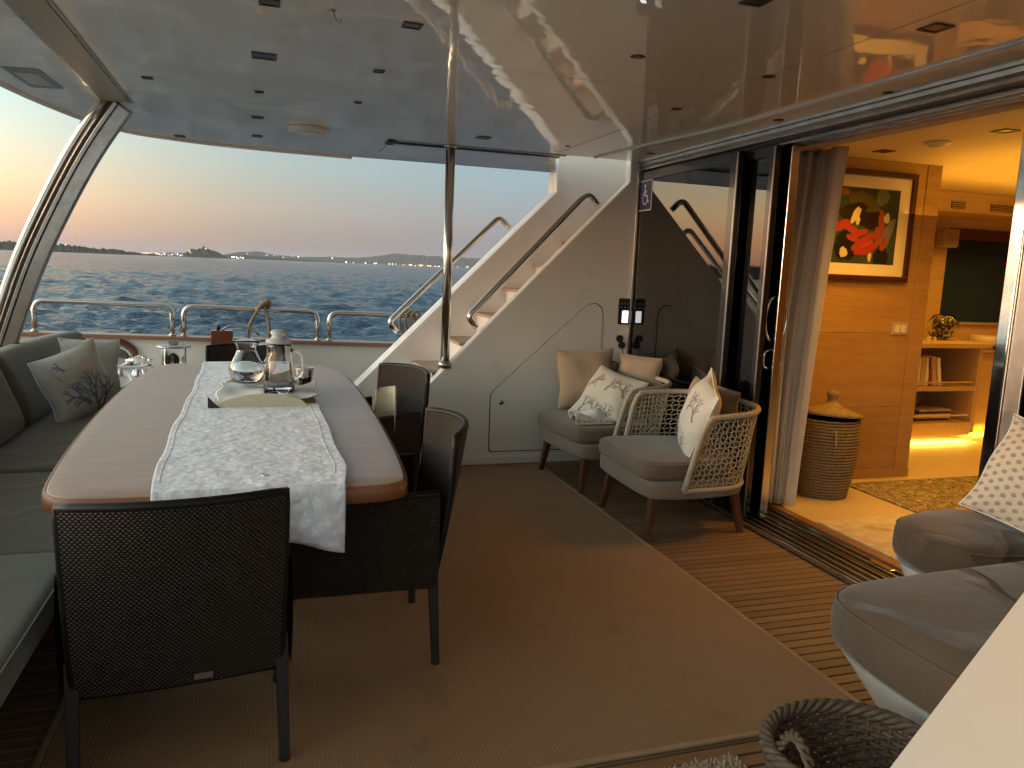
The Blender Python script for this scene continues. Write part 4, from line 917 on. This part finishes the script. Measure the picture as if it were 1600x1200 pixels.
def place(c, face, up=(0, 0, 1), roll=0.):
    """pillow local -Y looks along face"""
    f = Vector(face).normalized(); u = Vector(up); x = u.cross(-f).normalized() * -1; x = (-f).cross(u).normalized(); z = x.cross(-f).normalized()
    R_ = Matrix((x, -f, z)).transposed(); return Matrix.Translation(c) @ R_.to_4x4() @ Matrix.Rotation(roll, 4, 'Y')
def seg_dist(u, v, p, q):
    d = np.array(q) - np.array(p); t = np.clip(((u - p[0]) * d[0] + (v - p[1]) * d[1]) / (d @ d + 1e-9), 0, 1); return np.hypot(u - p[0] - t * d[0], v - p[1] - t * d[1]), t
def coral(u, v, roots, col, base, seed, depth=5, w0=.05, L0=.34):
    g = random.Random(seed); C = base
    def br(p, a_, L, w, d):
        q = (p[0] + L * cos(a_), p[1] + L * sin(a_)); ds, t = seg_dist(u, v, p, q); C[ds < w * (1 - .35 * t)] = [k * g.uniform(.8, 1.25) for k in col]
        if d > 0:
            for s_ in (-1, 1): br(q, a_ + s_ * g.uniform(.22, .6), L * g.uniform(.62, .8), w * .68, d - 1)
            if g.random() < .5: br((p[0] + L * .5 * cos(a_), p[1] + L * .5 * sin(a_)), a_ + g.choice((-1, 1)) * .8, L * .5, w * .5, d - 1)
    for (x, y_, a_, k) in roots: br((x, y_), a_, L0 * k, w0 * k, depth)
    return C
def paint_coral(u, v):
    C = np.tile(np.array([.46, .44, .37]), (len(u), 1)); n_ = np.sin(u * 3 + v * 2) + np.sin(v * 4 - u * 1.5 + 1); C[n_ > .9] = (.40, .40, .36); C[np.hypot(u - .35, v - .25) < .28] = (.44, .37, .27)
    C = coral(u, v, [(-.5, .25, 2.0, .6), (-.1, .6, 1.2, .5)], (.33, .34, .33), C, 4, 4, .04)
    C = coral(u, v, [(.25, -.95, 1.75, 1.15), (.35, -.95, 1.2, 1.0)], (.13, .15, .21), C, 2, 5, .055)
    C = coral(u, v, [(-.05, -.6, 2.3, 1.0)], (.17, .17, .23), C, 9, 4, .07, .3)
    C = coral(u, v, [(-.35, .5, 2.2, .5)], (.14, .15, .24), C, 11, 2, .07, .3); return C
pillow('coral_pillow', 'cream pillow printed with blue grey coral, leaning at the far end of the sofa', .43, .43, .16, place((-1.09, 5.16, .665), (.66, -.72, .22), roll=radians(-17)), 'printed_cloth', paint_coral, n=150, group='pillows on the sofa', seed=3)
pillow('pale_pillow', 'plain pale pillow half hidden behind the coral pillow', .36, .36, .13, place((-1.13, 5.74, .70), (.2, -.95, .2), roll=radians(2)), 'printed_cloth', lambda u, v: coral(u, v, [(.3, -.2, 1.2, .7)], (.42, .36, .28), np.tile(np.array([.46, .45, .40]), (len(u), 1)), 5, 4, .03), n=80, group='pillows on the sofa', seed=5)

# ------------------------------------------------------------------ dining table
tb = thing('dining_table', 'long boat-shaped polished wooden dining table on the deck', 'table')
tpoly = [(-.44, 2.425), (.28, 2.43), (.43, 2.46), (.452, 2.56), (.475, 2.95), (.492, 3.5), (.50, 4.2), (.492, 4.85), (.445, 5.28), (.32, 5.50), (.1, 5.56), (-.35, 5.57), (-.60, 5.55), (-.68, 5.42), (-.72, 5.0), (-.735, 4.38), (-.72, 3.7), (-.696, 3.2), (-.655, 2.66), (-.62, 2.47)]
tpoly = smooth_poly(tpoly, 2)
MB().slab(tpoly, .683, .74, .006, 3).build('top', 'table_wood', tb, smooth=True, auto=50)
pp = np.array(tpoly); n_ = len(pp); off = []
for i in range(n_):
    t = pp[(i + 1) % n_] - pp[i - 1]; t /= np.hypot(*t); off.append((t[1], -t[0]))
off = np.array(off); outer = pp + off * .010; vs = [(*q, z) for q, z in [(p_, z) for z in (.686, .734) for p_ in outer]] ; vs = []
for o_, z in ((0.0, .680), (.011, .686), (.011, .731), (0.001, .7375)):
    vs += [(q[0], q[1], z) for q in pp + off * o_]
MB().add(vs, [(j * n_ + i, j * n_ + (i + 1) % n_, (j + 1) * n_ + (i + 1) % n_, (j + 1) * n_ + i) for j in range(3) for i in range(n_)]).build('edging', 'table_edge', tb, smooth=True)
for y in (3.3, 4.9):
    MB().lathe([(.22, .011), (.22, .03), (.06, .05), (.055, .60), (.16, .66), (.16, .683)], (-.12, y, 0), 28).build('pedestal', 'steel_dull', tb, smooth=True, auto=40)
# runner
L_ = [(-.329, 2.40), (-.352, 2.77), (-.37, 3.43), (-.373, 4.19), (-.40, 5.52)]; R__ = [(.238, 2.40), (.262, 2.65), (.255, 3.17), (.248, 3.80), (.222, 4.15), (.10, 5.52)]
_g = np.random.default_rng(21); _w = [(_g.uniform(6, 42), _g.uniform(0, 6.28), _g.uniform(0, 6.28)) for _ in range(26)]
def RN(x, y): return .9 + sum(abs(sin(k * (x * cos(a_) + y * sin(a_)) + p + .8 * sin(5 * y + 7 * x))) ** 3 * 5 / k for k, a_, p in _w) * .5
def runner(u, v):
    hang = .16 if True else 0; s_ = v * (3.12 + hang) - hang      # s<0 hangs over the near edge
    yy = 2.415 + max(0, s_); xl = np.interp(yy, [p[1] for p in L_], [p[0] for p in L_]); xr = np.interp(yy, [p[1] for p in R__], [p[0] for p in R__])
    x = xl + (xr - xl) * u + .004 * sin(yy * 9 + u * 3); z = .7425 + .0055 * RN(x, yy)
    if s_ < 0:
        k = -s_; yy = 2.413 - .012 * sin(min(1, k / .03) * pi / 2) - .02 * k - .018 * sin(u * 15) * k / .16; z = .745 - k * (.75 + .55 * u ** 1.5) ; x = x - .03 * k * u
    return (x, yy, z)
ru = MB().grid(runner, 90, 260).build('table_runner', 'damask', smooth=True, solid=.0015, label='long white damask runner laid down the dining table and hanging over its near end', cat='table runner')
hm = MB()
for u_ in (.035, .93): hm.tube([tuple(Vector(runner(u_, v / 120)) + Vector((0, 0, .0012))) for v in range(10, 120)], .0011, 5)
hm.build('hem_stitch', 'napkin', ru)
mc = thing('silver_weight', 'small oval silver weight lying on the near end of the runner', 'weight', (-.005, 2.55, .7475))
MB().lathe([(.035, 0), (.034, .004), (.02, .007), (0, .008)], seg=20, sy=.8).build('disc', 'steel_dull', mc, smooth=True)
MB().tube([(.012 * cos(t * pi / 6), .010 * sin(t * pi / 6), .010) for t in range(12)], .0015, 5, closed=True).build('ring', 'chrome', mc)
# tray with jugs
tz = .748
ty = thing('serving_tray', 'low white tray with a curved beige front holding the two jugs', 'tray', (0, 0, tz))
MB().slab(rrect(-.245, .235, 3.83, 4.48, .05), 0, .012, .004, 2).build('base', 'cream_frame', ty, smooth=True, auto=40)
fp = [(-.245, 0), (.20, 0)] + [(.20 - .445 * t / 12, .075 * sin(pi * (t / 12)) ** .5 * (1 - .15 * t / 12) + .0) for t in range(1, 12)]
MB().prism(fp, 3.815, 'y', 3.80).build('front_panel', 'cream_board', ty, bevel=.003)
MB().prism(fp[:2] + [(q[0], q[1] * .9) for q in fp[2:]], 4.50, 'y', 4.485).build('rear_panel', 'cream_board', ty)
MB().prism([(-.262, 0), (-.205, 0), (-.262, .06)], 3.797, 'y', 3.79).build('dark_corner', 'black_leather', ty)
nk = thing('white_napkins', 'crumpled white paper napkins spread in the tray under the jugs', 'napkins', (0, 0, tz))
def nap(x0, x1, y0, y1, seed, h=.03):
    g = random.Random(seed); ph = [g.uniform(0, 6) for _ in range(6)]
    def fn(u, v):
        e = (abs(2 * u - 1) ** 3 + abs(2 * v - 1) ** 3); return (x0 + (x1 - x0) * u + .01 * sin(v * 9 + ph[0]), y0 + (y1 - y0) * v + .01 * sin(u * 8 + ph[1]), .018 + h * (.25 + .25 * sin(u * 7 + ph[2]) * sin(v * 6 + ph[3]) + .5 * e * (.5 + .5 * sin(u * 4 + v * 5 + ph[4]))))
    return fn
MB().grid(nap(-.235, .0, 3.85, 4.40, 1, .02), 26, 26).build('napkin', 'napkin', nk, smooth=True, solid=.001)
MB().grid(nap(.05, .25, 3.85, 4.30, 2, .035), 26, 26).build('napkin', 'napkin', nk, smooth=True, solid=.001)
simple('frosted', (.75, .74, .72), .4, trans=.45)
def jug(name, label, loc, prof, wz, handle, lid=None):
    t = thing(name, label, 'jug', loc, 0, 'glass water jugs on the tray')
    inner = [(max(0, r - .0035), z + (.006 if i == 0 else 0)) for i, (r, z) in enumerate(prof)]
    MB().lathe([(0, prof[0][1])] + prof + inner[::-1] + [(0, inner[0][1])], seg=40).build('glass', 'clear_glass', t, smooth=True)
    wp = [(r - .0042, z) for r, z in inner if z < wz]; rr = np.interp(wz, [z for r, z in inner], [r for r, z in inner])
    MB().lathe([(0, wp[0][1] + .0008)] + [(r, z + (.0008 if i == 0 else 0)) for i, (r, z) in enumerate(wp)] + [(rr - .004, wz), (0, wz)], seg=40).build('water', 'water_in_jug', t, smooth=True, auto=50)
    MB().tube(rounded(handle, .03, 6), .0075, 10).build('handle', 'clear_glass', t, smooth=True)
    return t
prof1 = [(.055, 0), (.075, .012), (.092, .05), (.090, .085), (.070, .125), (.052, .165), (.048, .185), (.060, .215), (.072, .228)]
j1 = jug('glass_jug', 'round-bellied glass water jug with flared rim, left on the tray', (-.10, 4.30, tz + .05), prof1, .10, [(.058, 0, .20), (.10, 0, .215), (.125, 0, .17), (.085, 0, .10)])
prof2 = [(.072, 0), (.078, .01), (.076, .06), (.068, .14), (.062, .20), (.060, .235), (.064, .25)]
j2 = jug('lidded_jug', 'taller straight glass water jug with clear lid and infuser, right on the tray', (.062, 4.12, tz + .03), prof2, .15, [(.062, 0, .215), (.11, 0, .20), (.118, 0, .10), (.074, 0, .05)])
MB().lathe([(0, .245), (.060, .246), (.066, .256), (.062, .268), (.04, .275), (.034, .29), (.045, .305), (.03, .318), (0, .32)], seg=32).build('lid', 'frosted', j2, smooth=True)
MB().lathe([(.030, .245), (.030, .165), (.028, .162), (0, .162)], seg=24).build('infuser', 'frosted', j2, smooth=True)
gc = thing('glass_tumbler', 'small cut glass tumbler with a napkin behind the jugs', 'glass', (.205, 4.42, tz))
MB().lathe([(0, 0), (.034, 0), (.038, .10), (.0355, .10), (.032, .008), (0, .008)], seg=16).build('glass', 'clear_glass', gc, smooth=True)
MB().grid(lambda u, v: (.03 * cos(u * 6.28) * (1 + .5 * v) * (1 + .25 * sin(u * 19)), .03 * sin(u * 6.28) * (1 + .4 * v), .012 + .1 * v), 30, 8).build('napkin', 'napkin', gc, smooth=True)

# ------------------------------------------------------------------ wicker dining chairs
def sheet(fn, nu, nv, th, W_, H_):
    """two skins and rims, uv in metres, normal ~ from fn"""
    mb = MB(); e = .02
    def nor(u, v):
        u0, u1, v0, v1 = max(0, u - e), min(1, u + e), max(0, v - e), min(1, v + e)
        a_ = Vector(fn(u1, v)) - Vector(fn(u0, v)); b = Vector(fn(u, v1)) - Vector(fn(u, v0)); return a_.cross(b).normalized()
    def prof(u, v): return 1.
    mb.grid(lambda u, v: tuple(Vector(fn(u, v)) + nor(u, v) * th / 2), nu, nv, lambda u, v: (u * W_, v * H_))
    mb.grid(lambda u, v: tuple(Vector(fn(1 - u, v)) - nor(1 - u, v) * th / 2), nu, nv, lambda u, v: (u * W_, v * H_))
    return mb
def dining_chair(first=None):
    t = thing('dining_chair', 'x', 'chair', (0, 0, 0), 0, 'dark wicker dining chairs round the table')
    def back(u, v):
        x = (-.275 + .55 * u) * (.94 + .06 * v); k = v; z = .30 + .545 * v + .012 * (1 - (2 * u - 1) ** 2) * v
        y = -.265 - .070 * k ** 1.3 - (.015 + .07 * k) * (1 - (2 * u - 1) ** 2) - .02 * sin(k * pi)
        return (x * (1 - .03 * k), y, z)
    b = sheet(back, 30, 30, .024, .55, .60); b.build('backrest', 'dark_wicker', t, smooth=True)
    e = [back(0, v / 14) for v in range(15)] + [back(u / 16, 1) for u in range(1, 17)] + [back(1, 1 - v / 14) for v in range(1, 15)]
    MB().tube(e, .0135, 10).build('backrest_rim', 'wicker_band', t, smooth=True)
    MB().tube([back(u / 12, 0) for u in range(13)], .0125, 8).build('backrest_rim', 'wicker_band', t, smooth=True)
    for s_ in (-1, 1):
        def side(u, v, s_=s_):
            y = -.28 + .55 * u; z = .30 + (.35 - .02 * u) * v; return (s_ * (.275 + .006 * sin(v * pi)), y, z)
        sheet(side, 20, 14, .026, .55, .36).build('side_panel', 'dark_wicker', t, smooth=True)
        MB().tube(rounded([side(0, .98), side(1, .98), side(1, 0)], .06), .0145, 10).build('armrest', 'wicker_band', t, smooth=True)
    MB().slab(rrect(-.258, .258, -.25, .27, .03), .34, .44, .03, 3, .01).build('seat', 'wicker_band', t, smooth=True)
    MB().box(-.255, .255, .235, .265, .30, .36).build('front_apron', 'dark_wicker', t, bevel=.01)
    for sx in (-1, 1):
        for sy in (-1, 1):
            mb = MB(); x, y = sx * .262, (.250 if sy > 0 else -.262); f = .018
            vs = [(x + a_ * f, y + b * f, .40) for a_, b in ((-1, -1), (1, -1), (1, 1), (-1, 1))] + [(x + sx * .006 + a_ * f * .75, y + sy * .02 + b * f * .75, .012) for a_, b in ((-1, -1), (1, -1), (1, 1), (-1, 1))]
            mb.add(vs, [(0, 1, 2, 3), (7, 6, 5, 4)] + [(i, 4 + i, 4 + (i + 1) % 4, (i + 1) % 4) for i in range(4)]).build('leg', 'dark_metal_leg', t, bevel=.003)
            MB().lathe([(.016, -.0), (.016, .012)], (x + sx * .006, y + sy * .02, 0), 10).build('leg_cap', 'black_plastic', t)
    tgm = MB().prism([(.01, -.0), (.058, -.0), (.058, .018), (.01, .018)], -.003, 'y').build('maker_tag', 'steel_dull', t)
    tgm.location = (0.02, -.297, .310)
    return t
dc = dining_chair(); allkids = list(bpy.data.objects)
def setch(o, x, y, rz, lab, zs=1., xs_=1.): o.location = (x, y, 0.011); o.rotation_euler = (0, 0, rz); o['label'] = lab; o.scale = (xs_, 1, zs)
setch(dc, -.254, 2.40, radians(6), 'nearest dark wicker dining chair, its back to the viewer', .975)
c2 = copy_tree(dc); setch(c2, .305, 2.86, radians(89), 'dark wicker dining chair tucked under the near right side of the table')
c3 = copy_tree(dc); setch(c3, .43, 4.215, radians(110.6), 'dark wicker dining chair at the right of the table holding a cream board')
c4 = copy_tree(dc); setch(c4, -.12, 5.62, radians(180), 'dark wicker dining chair at the far end of the table, only its back top showing', .945, 1.08)
br_ = thing('cream_board', 'curved cream plastic sheet standing upright on the middle dining chair', 'sheet', (.600, 4.02, .475))
def brd(u, v): a_ = radians(-40 + 190 * u); return (.055 * cos(a_) * (1 - .25 * v * 0), .055 * sin(a_), .0 + (.345 - .03 * u) * v)
MB().grid(brd, 20, 8).build('sheet', 'cream_board', br_, smooth=True, solid=.006)
MB().tube([brd(u / 20, 1) for u in range(21)], .0035, 6).build('edge', 'cream_frame', br_, smooth=True)

# ------------------------------------------------------------------ woven rope armchairs (local front = -X)
def armchair():
    t = thing('rope_armchair', 'x', 'armchair', (0, 0, 0), 0, 'rope armchairs by the sliding door')
    seatp = smooth_poly([(-.36, -.30), (-.30, -.385), (-.05, -.40), (.22, -.36), (.31, -.22), (.33, 0), (.31, .22), (.22, .36), (-.05, .40), (-.30, .385), (-.36, .30)], 2)
    MB().slab(seatp, .248, .345, .02, 3, 0).build('seat_frame', 'frame_fabric', t, smooth=True, auto=60)
    cpoly = smooth_poly([(-.385, -.27), (-.33, -.36), (-.05, -.365), (.18, -.33), (.26, -.2), (.28, 0), (.26, .2), (.18, .33), (-.05, .365), (-.33, .36), (-.385, .27)], 2)
    cushion(cpoly, .347, .45, .04, 'seat_cushion', 'armchair_fabric', t, .014)
    for (x, y) in ((-.27, -.28), (-.27, .28), (.24, -.24), (.24, .24)):
        dx, dy = (-.045 if x < 0 else .055), (.035 if y > 0 else -.035)
        mb = MB(); w0, w1 = .026, .016
        vs = [(x + a_ * w0, y + b * w0, .29) for a_, b in ((-1, -1), (1, -1), (1, 1), (-1, 1))] + [(x + dx + a_ * w1, y + dy + b * w1, 0) for a_, b in ((-1, -1), (1, -1), (1, 1), (-1, 1))]
        mb.add(vs, [(0, 1, 2, 3), (7, 6, 5, 4)] + [(i, 4 + i, 4 + (i + 1) % 4, (i + 1) % 4) for i in range(4)]).build('leg', 'dark_wood_leg', t, bevel=.006)
    # shell: path along the arms and round the back
    base = rounded([(-.16, -.40, 0), (.20, -.375, 0), (.335, -.20, 0), (.335, .20, 0), (.20, .375, 0), (-.16, .40, 0)], .16, 8)
    d = [0]
    for a_, b in zip(base, base[1:]): d.append(d[-1] + (b - a_).length)
    d = np.array(d) / d[-1]; bx = np.array([p.x for p in base]); by = np.array([p.y for p in base])
    def shell(u, v):
        x = float(np.interp(u, d, bx)); y = float(np.interp(u, d, by)); arm = min(1, min(u, 1 - u) / .18); top = .700 + .022 * sin(min(1, min(u, 1 - u) / .4) * pi / 2)
        # front corners lean back and round off
        lean = (1 - arm) * .09 * v; rx, ry = x / .38, y / .42; fl2 = .075 * v
        z = .30 + (top - .30) * v
        return (x + lean + fl2 * max(0, rx), y + fl2 * .45 * ry, z)
    rimp = [shell(0, v / 10) for v in range(0, 9)] + [tuple(Vector(shell(.012, .93)))] + [shell(.03 + .94 * u / 60, 1) for u in range(61)] + [tuple(Vector(shell(.988, .93)))] + [shell(1, v / 10) for v in range(8, -1, -1)]
    MB().tube(rimp, .0165, 10).build('rim', 'rope_beige', t, smooth=True)
    MB().tube([shell(u / 50, .0) for u in range(51)], .014, 8).build('lower_rim', 'cream_frame', t, smooth=True)
    net = MB(); nv_ = 44; nr = 14
    for i in range(1, nv_):
        u = i / nv_; s_ = .0055 * (1 if i % 2 else -1)
        net.tube([shell(min(1, max(0, u + s_ * (1 if k % 2 else -1) * (0 < k < nr))), k / nr) for k in range(nr + 1)],   .0036, 4, caps=False)
    for k in range(1, nr):
        v = k / nr; net.tube([shell(i / nv_, v + .010 * (1 if (i + k) % 2 else -1) * (0 < i < nv_)) for i in range(nv_ + 1)], .0035, 4, caps=False)
    net.build('rope_net', 'rope_beige', t, kind='stuff')
    return t
ac1 = armchair(); allkids = list(bpy.data.objects); ac2 = copy_tree(ac1)
ac1.location = (2.31, 3.94, 0); ac1.rotation_euler = (0, 0, radians(-1)); ac1['label'] = 'nearer beige rope armchair with a patterned pillow, beside the sliding door'
ac2.location = (2.25, 4.86, 0); ac2.rotation_euler = (0, 0, radians(5)); ac2['label'] = 'farther beige rope armchair in the corner against the stair wall, with tan pillows'
def paint_leaf(u, v):
    C = np.tile(np.array([.62, .57, .49]), (len(u), 1))
    for i, (x, y_, a_) in enumerate(((-.6, -.9, 1.3), (-.1, -.95, 1.6), (.5, -.9, 1.9), (-.8, .1, .8), (.7, .1, 2.2), (0, .1, 1.2))): C = coral(u, v, [(x, y_, a_, .75)], (.22, .20, .19), C, 20 + i, 4, .06, .3)
    return C
pillow('leaf_pillow', 'white pillow with grey leaf print on the nearer armchair', .45, .45, .17, place((2.36, 3.80, .66), (-.92, .36, .30), roll=radians(16)), 'printed_cloth', paint_leaf, n=120, group='leaf print pillows', seed=8)
pillow('round_pillow', 'grey brown bolster pillow at the back of the nearer armchair', .34, .17, .15, place((2.60, 3.98, .72), (-.95, -.1, .1), roll=radians(4)), 'armchair_fabric', None, n=36, seed=4)
pillow('tan_pillow', 'small tan pillow peeking out behind the leaf print pillow of the nearer armchair', .3, .3, .12, place((2.56, 4.12, .66), (-.95, .0, .2), roll=radians(8)), 'tan_fabric', None, n=36, seed=14)
pillow('tan_pillow', 'large tan pillow leaning on the left arm of the farther armchair', .42, .44, .16, place((2.22, 5.13, .68), (-.25, -.95, .22), roll=radians(-4)), 'tan_fabric', None, n=50, group='tan pillows on the farther armchair', seed=9)
pillow('tan_pillow', 'small tan pillow standing at the back of the farther armchair', .34, .21, .13, place((2.57, 4.98, .765), (-.75, -.62, .1), roll=radians(2)), 'tan_fabric', None, n=40, group='tan pillows on the farther armchair', seed=12)
pillow('leaf_pillow', 'white pillow with grey leaf print lying on the farther armchair', .42, .42, .15, place((2.28, 4.86, .59), (-.62, -.50, .60), roll=radians(14)), 'printed_cloth', paint_leaf, n=120, group='leaf print pillows', seed=10)
# throw over the rim and handset
tw = thing('fringed_throw', 'printed white throw with grey fringe hanging over the farther armchair seat', 'throw', (2.08, 4.72, .46))
MB().grid(lambda u, v: (-.13 + .26 * u + .03 * v, -.10 + .22 * v + .02 * sin(u * 7), .012 + .035 * sin(u * 5 + 1) * sin(v * 6) + .03 * v), 26, 20).build('cloth', 'napkin', tw, smooth=True, solid=.004)
fm = MB()
for k in range(40): x = -.14 + .27 * k / 40; fm.tube([(x, -.10, .014 + .01 * sin(k)), (x - .01, -.13, .008), (x - .012 + .01 * sin(k * 3), -.16, .004)], .003, 4)
fm.build('fringe', 'rope_beige', tw, kind='stuff')
hs = thing('handset', 'black handset standing between the tan pillows of the farther armchair', 'handset', (2.40, 5.10, .70)); hs.rotation_euler = (0, radians(12), radians(-30))
MB().box(-.035, .035, -.014, .014, -.05, .12).build('case', 'black_plastic', hs, bevel=.008); MB().box(-.02, .02, -.0165, -.0145, .04, .10).build('display', 'lamp_glass', hs)

# ------------------------------------------------------------------ bench on the right with grey cushions
be = thing('side_bench', 'white moulded bench with two thick grey brown cushions on the right', 'bench')
near = smooth_poly([(1.68, 1.30), (1.665, 1.60), (1.68, 1.86), (1.78, 1.965), (2.0, 1.985), (3.02, 2.02), (3.03, 1.06), (1.75, 1.06)], 3)
far = smooth_poly([(2.50, 2.06), (2.49, 2.40), (2.56, 2.54), (2.72, 2.585), (3.03, 2.59), (3.03, 2.06)], 2)
def inset(poly, c, k): return [(c[0] + (p[0] - c[0]) * k, c[1] + (p[1] - c[1]) * k) for p in poly]
def taper(poly, c, z1, z0, k1, k0):
    a_ = inset(poly, c, k1); b = inset(poly, c, k0); n_ = len(poly); return MB().add([(p[0], p[1], z0) for p in b] + [(p[0], p[1], z1) for p in a_], [tuple(range(n_))[::-1], tuple(range(n_, 2 * n_))] + [(i, (i + 1) % n_, n_ + (i + 1) % n_, n_ + i) for i in range(n_)])
taper(near, (2.9, 1.55), .295, .0, .97, .80).build('base', 'gelcoat', be, smooth=True, auto=40); taper(far, (3.03, 2.2), .295, .0, .96, .7).build('base', 'gelcoat', be, smooth=True, auto=40)
cushion(near, .298, .490, .075, 'cushion', 'bench_fabric', be, .02); cushion(far, .298, .48, .07, 'cushion', 'bench_fabric', be, .015)
def paint_dots(u, v):
    C = np.tile(np.array([.66, .56, .45]), (len(u), 1)); sx = u * 6.0; r = np.floor(sx / .866); sy = v * 6.0 + .5 * (r % 2)
    du = sx / .866 - r - .5; dv = sy - np.floor(sy) - .5; C[np.hypot(du * .866, dv * 1.15) < .27] = (.33, .30, .26); return C
pillow('dotted_pillow', 'cream pillow with grey dots standing on the bench at the right edge', .45, .45, .17, place((2.97, 2.19, .68), (-.68, -.58, .46), roll=radians(20)), 'printed_cloth', paint_dots, n=150, seed=17)

# ------------------------------------------------------------------ wicker basket and door mat in the foreground
wb = thing('wicker_basket', 'dark grey brown wicker basket with a looped handle in the lower right foreground', 'basket', (1.40, 1.42, 0)); 
RX, RY, HB = .215, .19, .285
st_ = MB(); nst = 44
def bw_(a_, z, k=0.): r_ = (.80 + .20 * min(1, z / HB) ** .7) + k; return (RX * r_ * cos(a_), RY * r_ * sin(a_), z)
for i in range(nst): a_ = 2 * pi * i / nst; st_.tube([bw_(a_, z) for z in np.linspace(.012, HB, 9)], .0045, 5)
st_.build('stakes', 'grey_withy', wb, kind='stuff', smooth=True)
wv_ = MB(); nrow = 21
for j in range(nrow):
    z = .012 + (HB - .02) * j / (nrow - 1); wv_.tube([bw_(2 * pi * i / (nst * 2), z + .002 * sin(i * 1.3 + j), .034 * cos(pi * i / 2 + pi * (j % 2)) * (1 if i % 2 == 0 else 0)) for i in range(nst * 2)], .0062, 5, closed=True)
wv_.build('weavers', 'grey_withy', wb, kind='stuff', smooth=True)
rm = MB()
for k in range(4):
    rm.tube([tuple(Vector(bw_(2 * pi * i / 132, HB, .02)) + Vector((cos(2 * pi * i / 132) * .012 * cos(i * .52 + k * pi / 2), sin(2 * pi * i / 132) * .012 * cos(i * .52 + k * pi / 2), .008 + .012 * sin(i * .52 + k * pi / 2)))) for i in range(132)], .0085, 7, closed=True)
rm.build('braided_rim', 'grey_withy', wb, smooth=True)
MB().prism([(RX * .79 * cos(2 * pi * i / 24), RY * .79 * sin(2 * pi * i / 24)) for i in range(24)], .012, 'z', .001).build('bottom', 'grey_withy', wb)
hn = MB()
for k in range(3):
    pts = []
    for i in range(40):
        t = i / 39; a_ = pi * t; al_ = radians(160 + 52 * t); base_ = Vector((RX * .93 * cos(al_), RY * .93 * sin(al_), HB - .04 + .125 * sin(a_))); ph = i * .55 + k * 2.1
        pts.append(tuple(base_ + Vector((.007 * cos(ph), .007 * sin(ph), .006 * sin(ph + 1)))))
    hn.tube(pts, .0065, 7)
hn.build('handle', 'grey_withy', wb, smooth=True)
mt = thing('jute_mat', 'small shaggy jute door mat at the bottom edge of the picture', 'mat', (1.12, 1.575, 0.001))
MB().box(-.30, .24, -.25, .25, 0, .014).build('backing', 'jute_tuft', mt, bevel=.004)
tf = MB()
for i in range(34):
    for j in range(28):
        x = -.295 + .53 * i / 33 + random.uniform(-.004, .004); y = -.245 + .49 * j / 27 + random.uniform(-.004, .004); r_ = random.uniform(.007, .0105); h_ = random.uniform(.018, .030)
        tf.add([(x + r_, y, .012), (x, y + r_, .012), (x - r_, y, .012), (x, y - r_, .012), (x + random.uniform(-.008, .008), y + random.uniform(-.008, .008), h_)], [(0, 1, 4), (1, 2, 4), (2, 3, 4), (3, 0, 4)])
tf.build('tufts', 'jute_tuft', mt, kind='stuff')
mt.rotation_euler = (0, 0, radians(2))
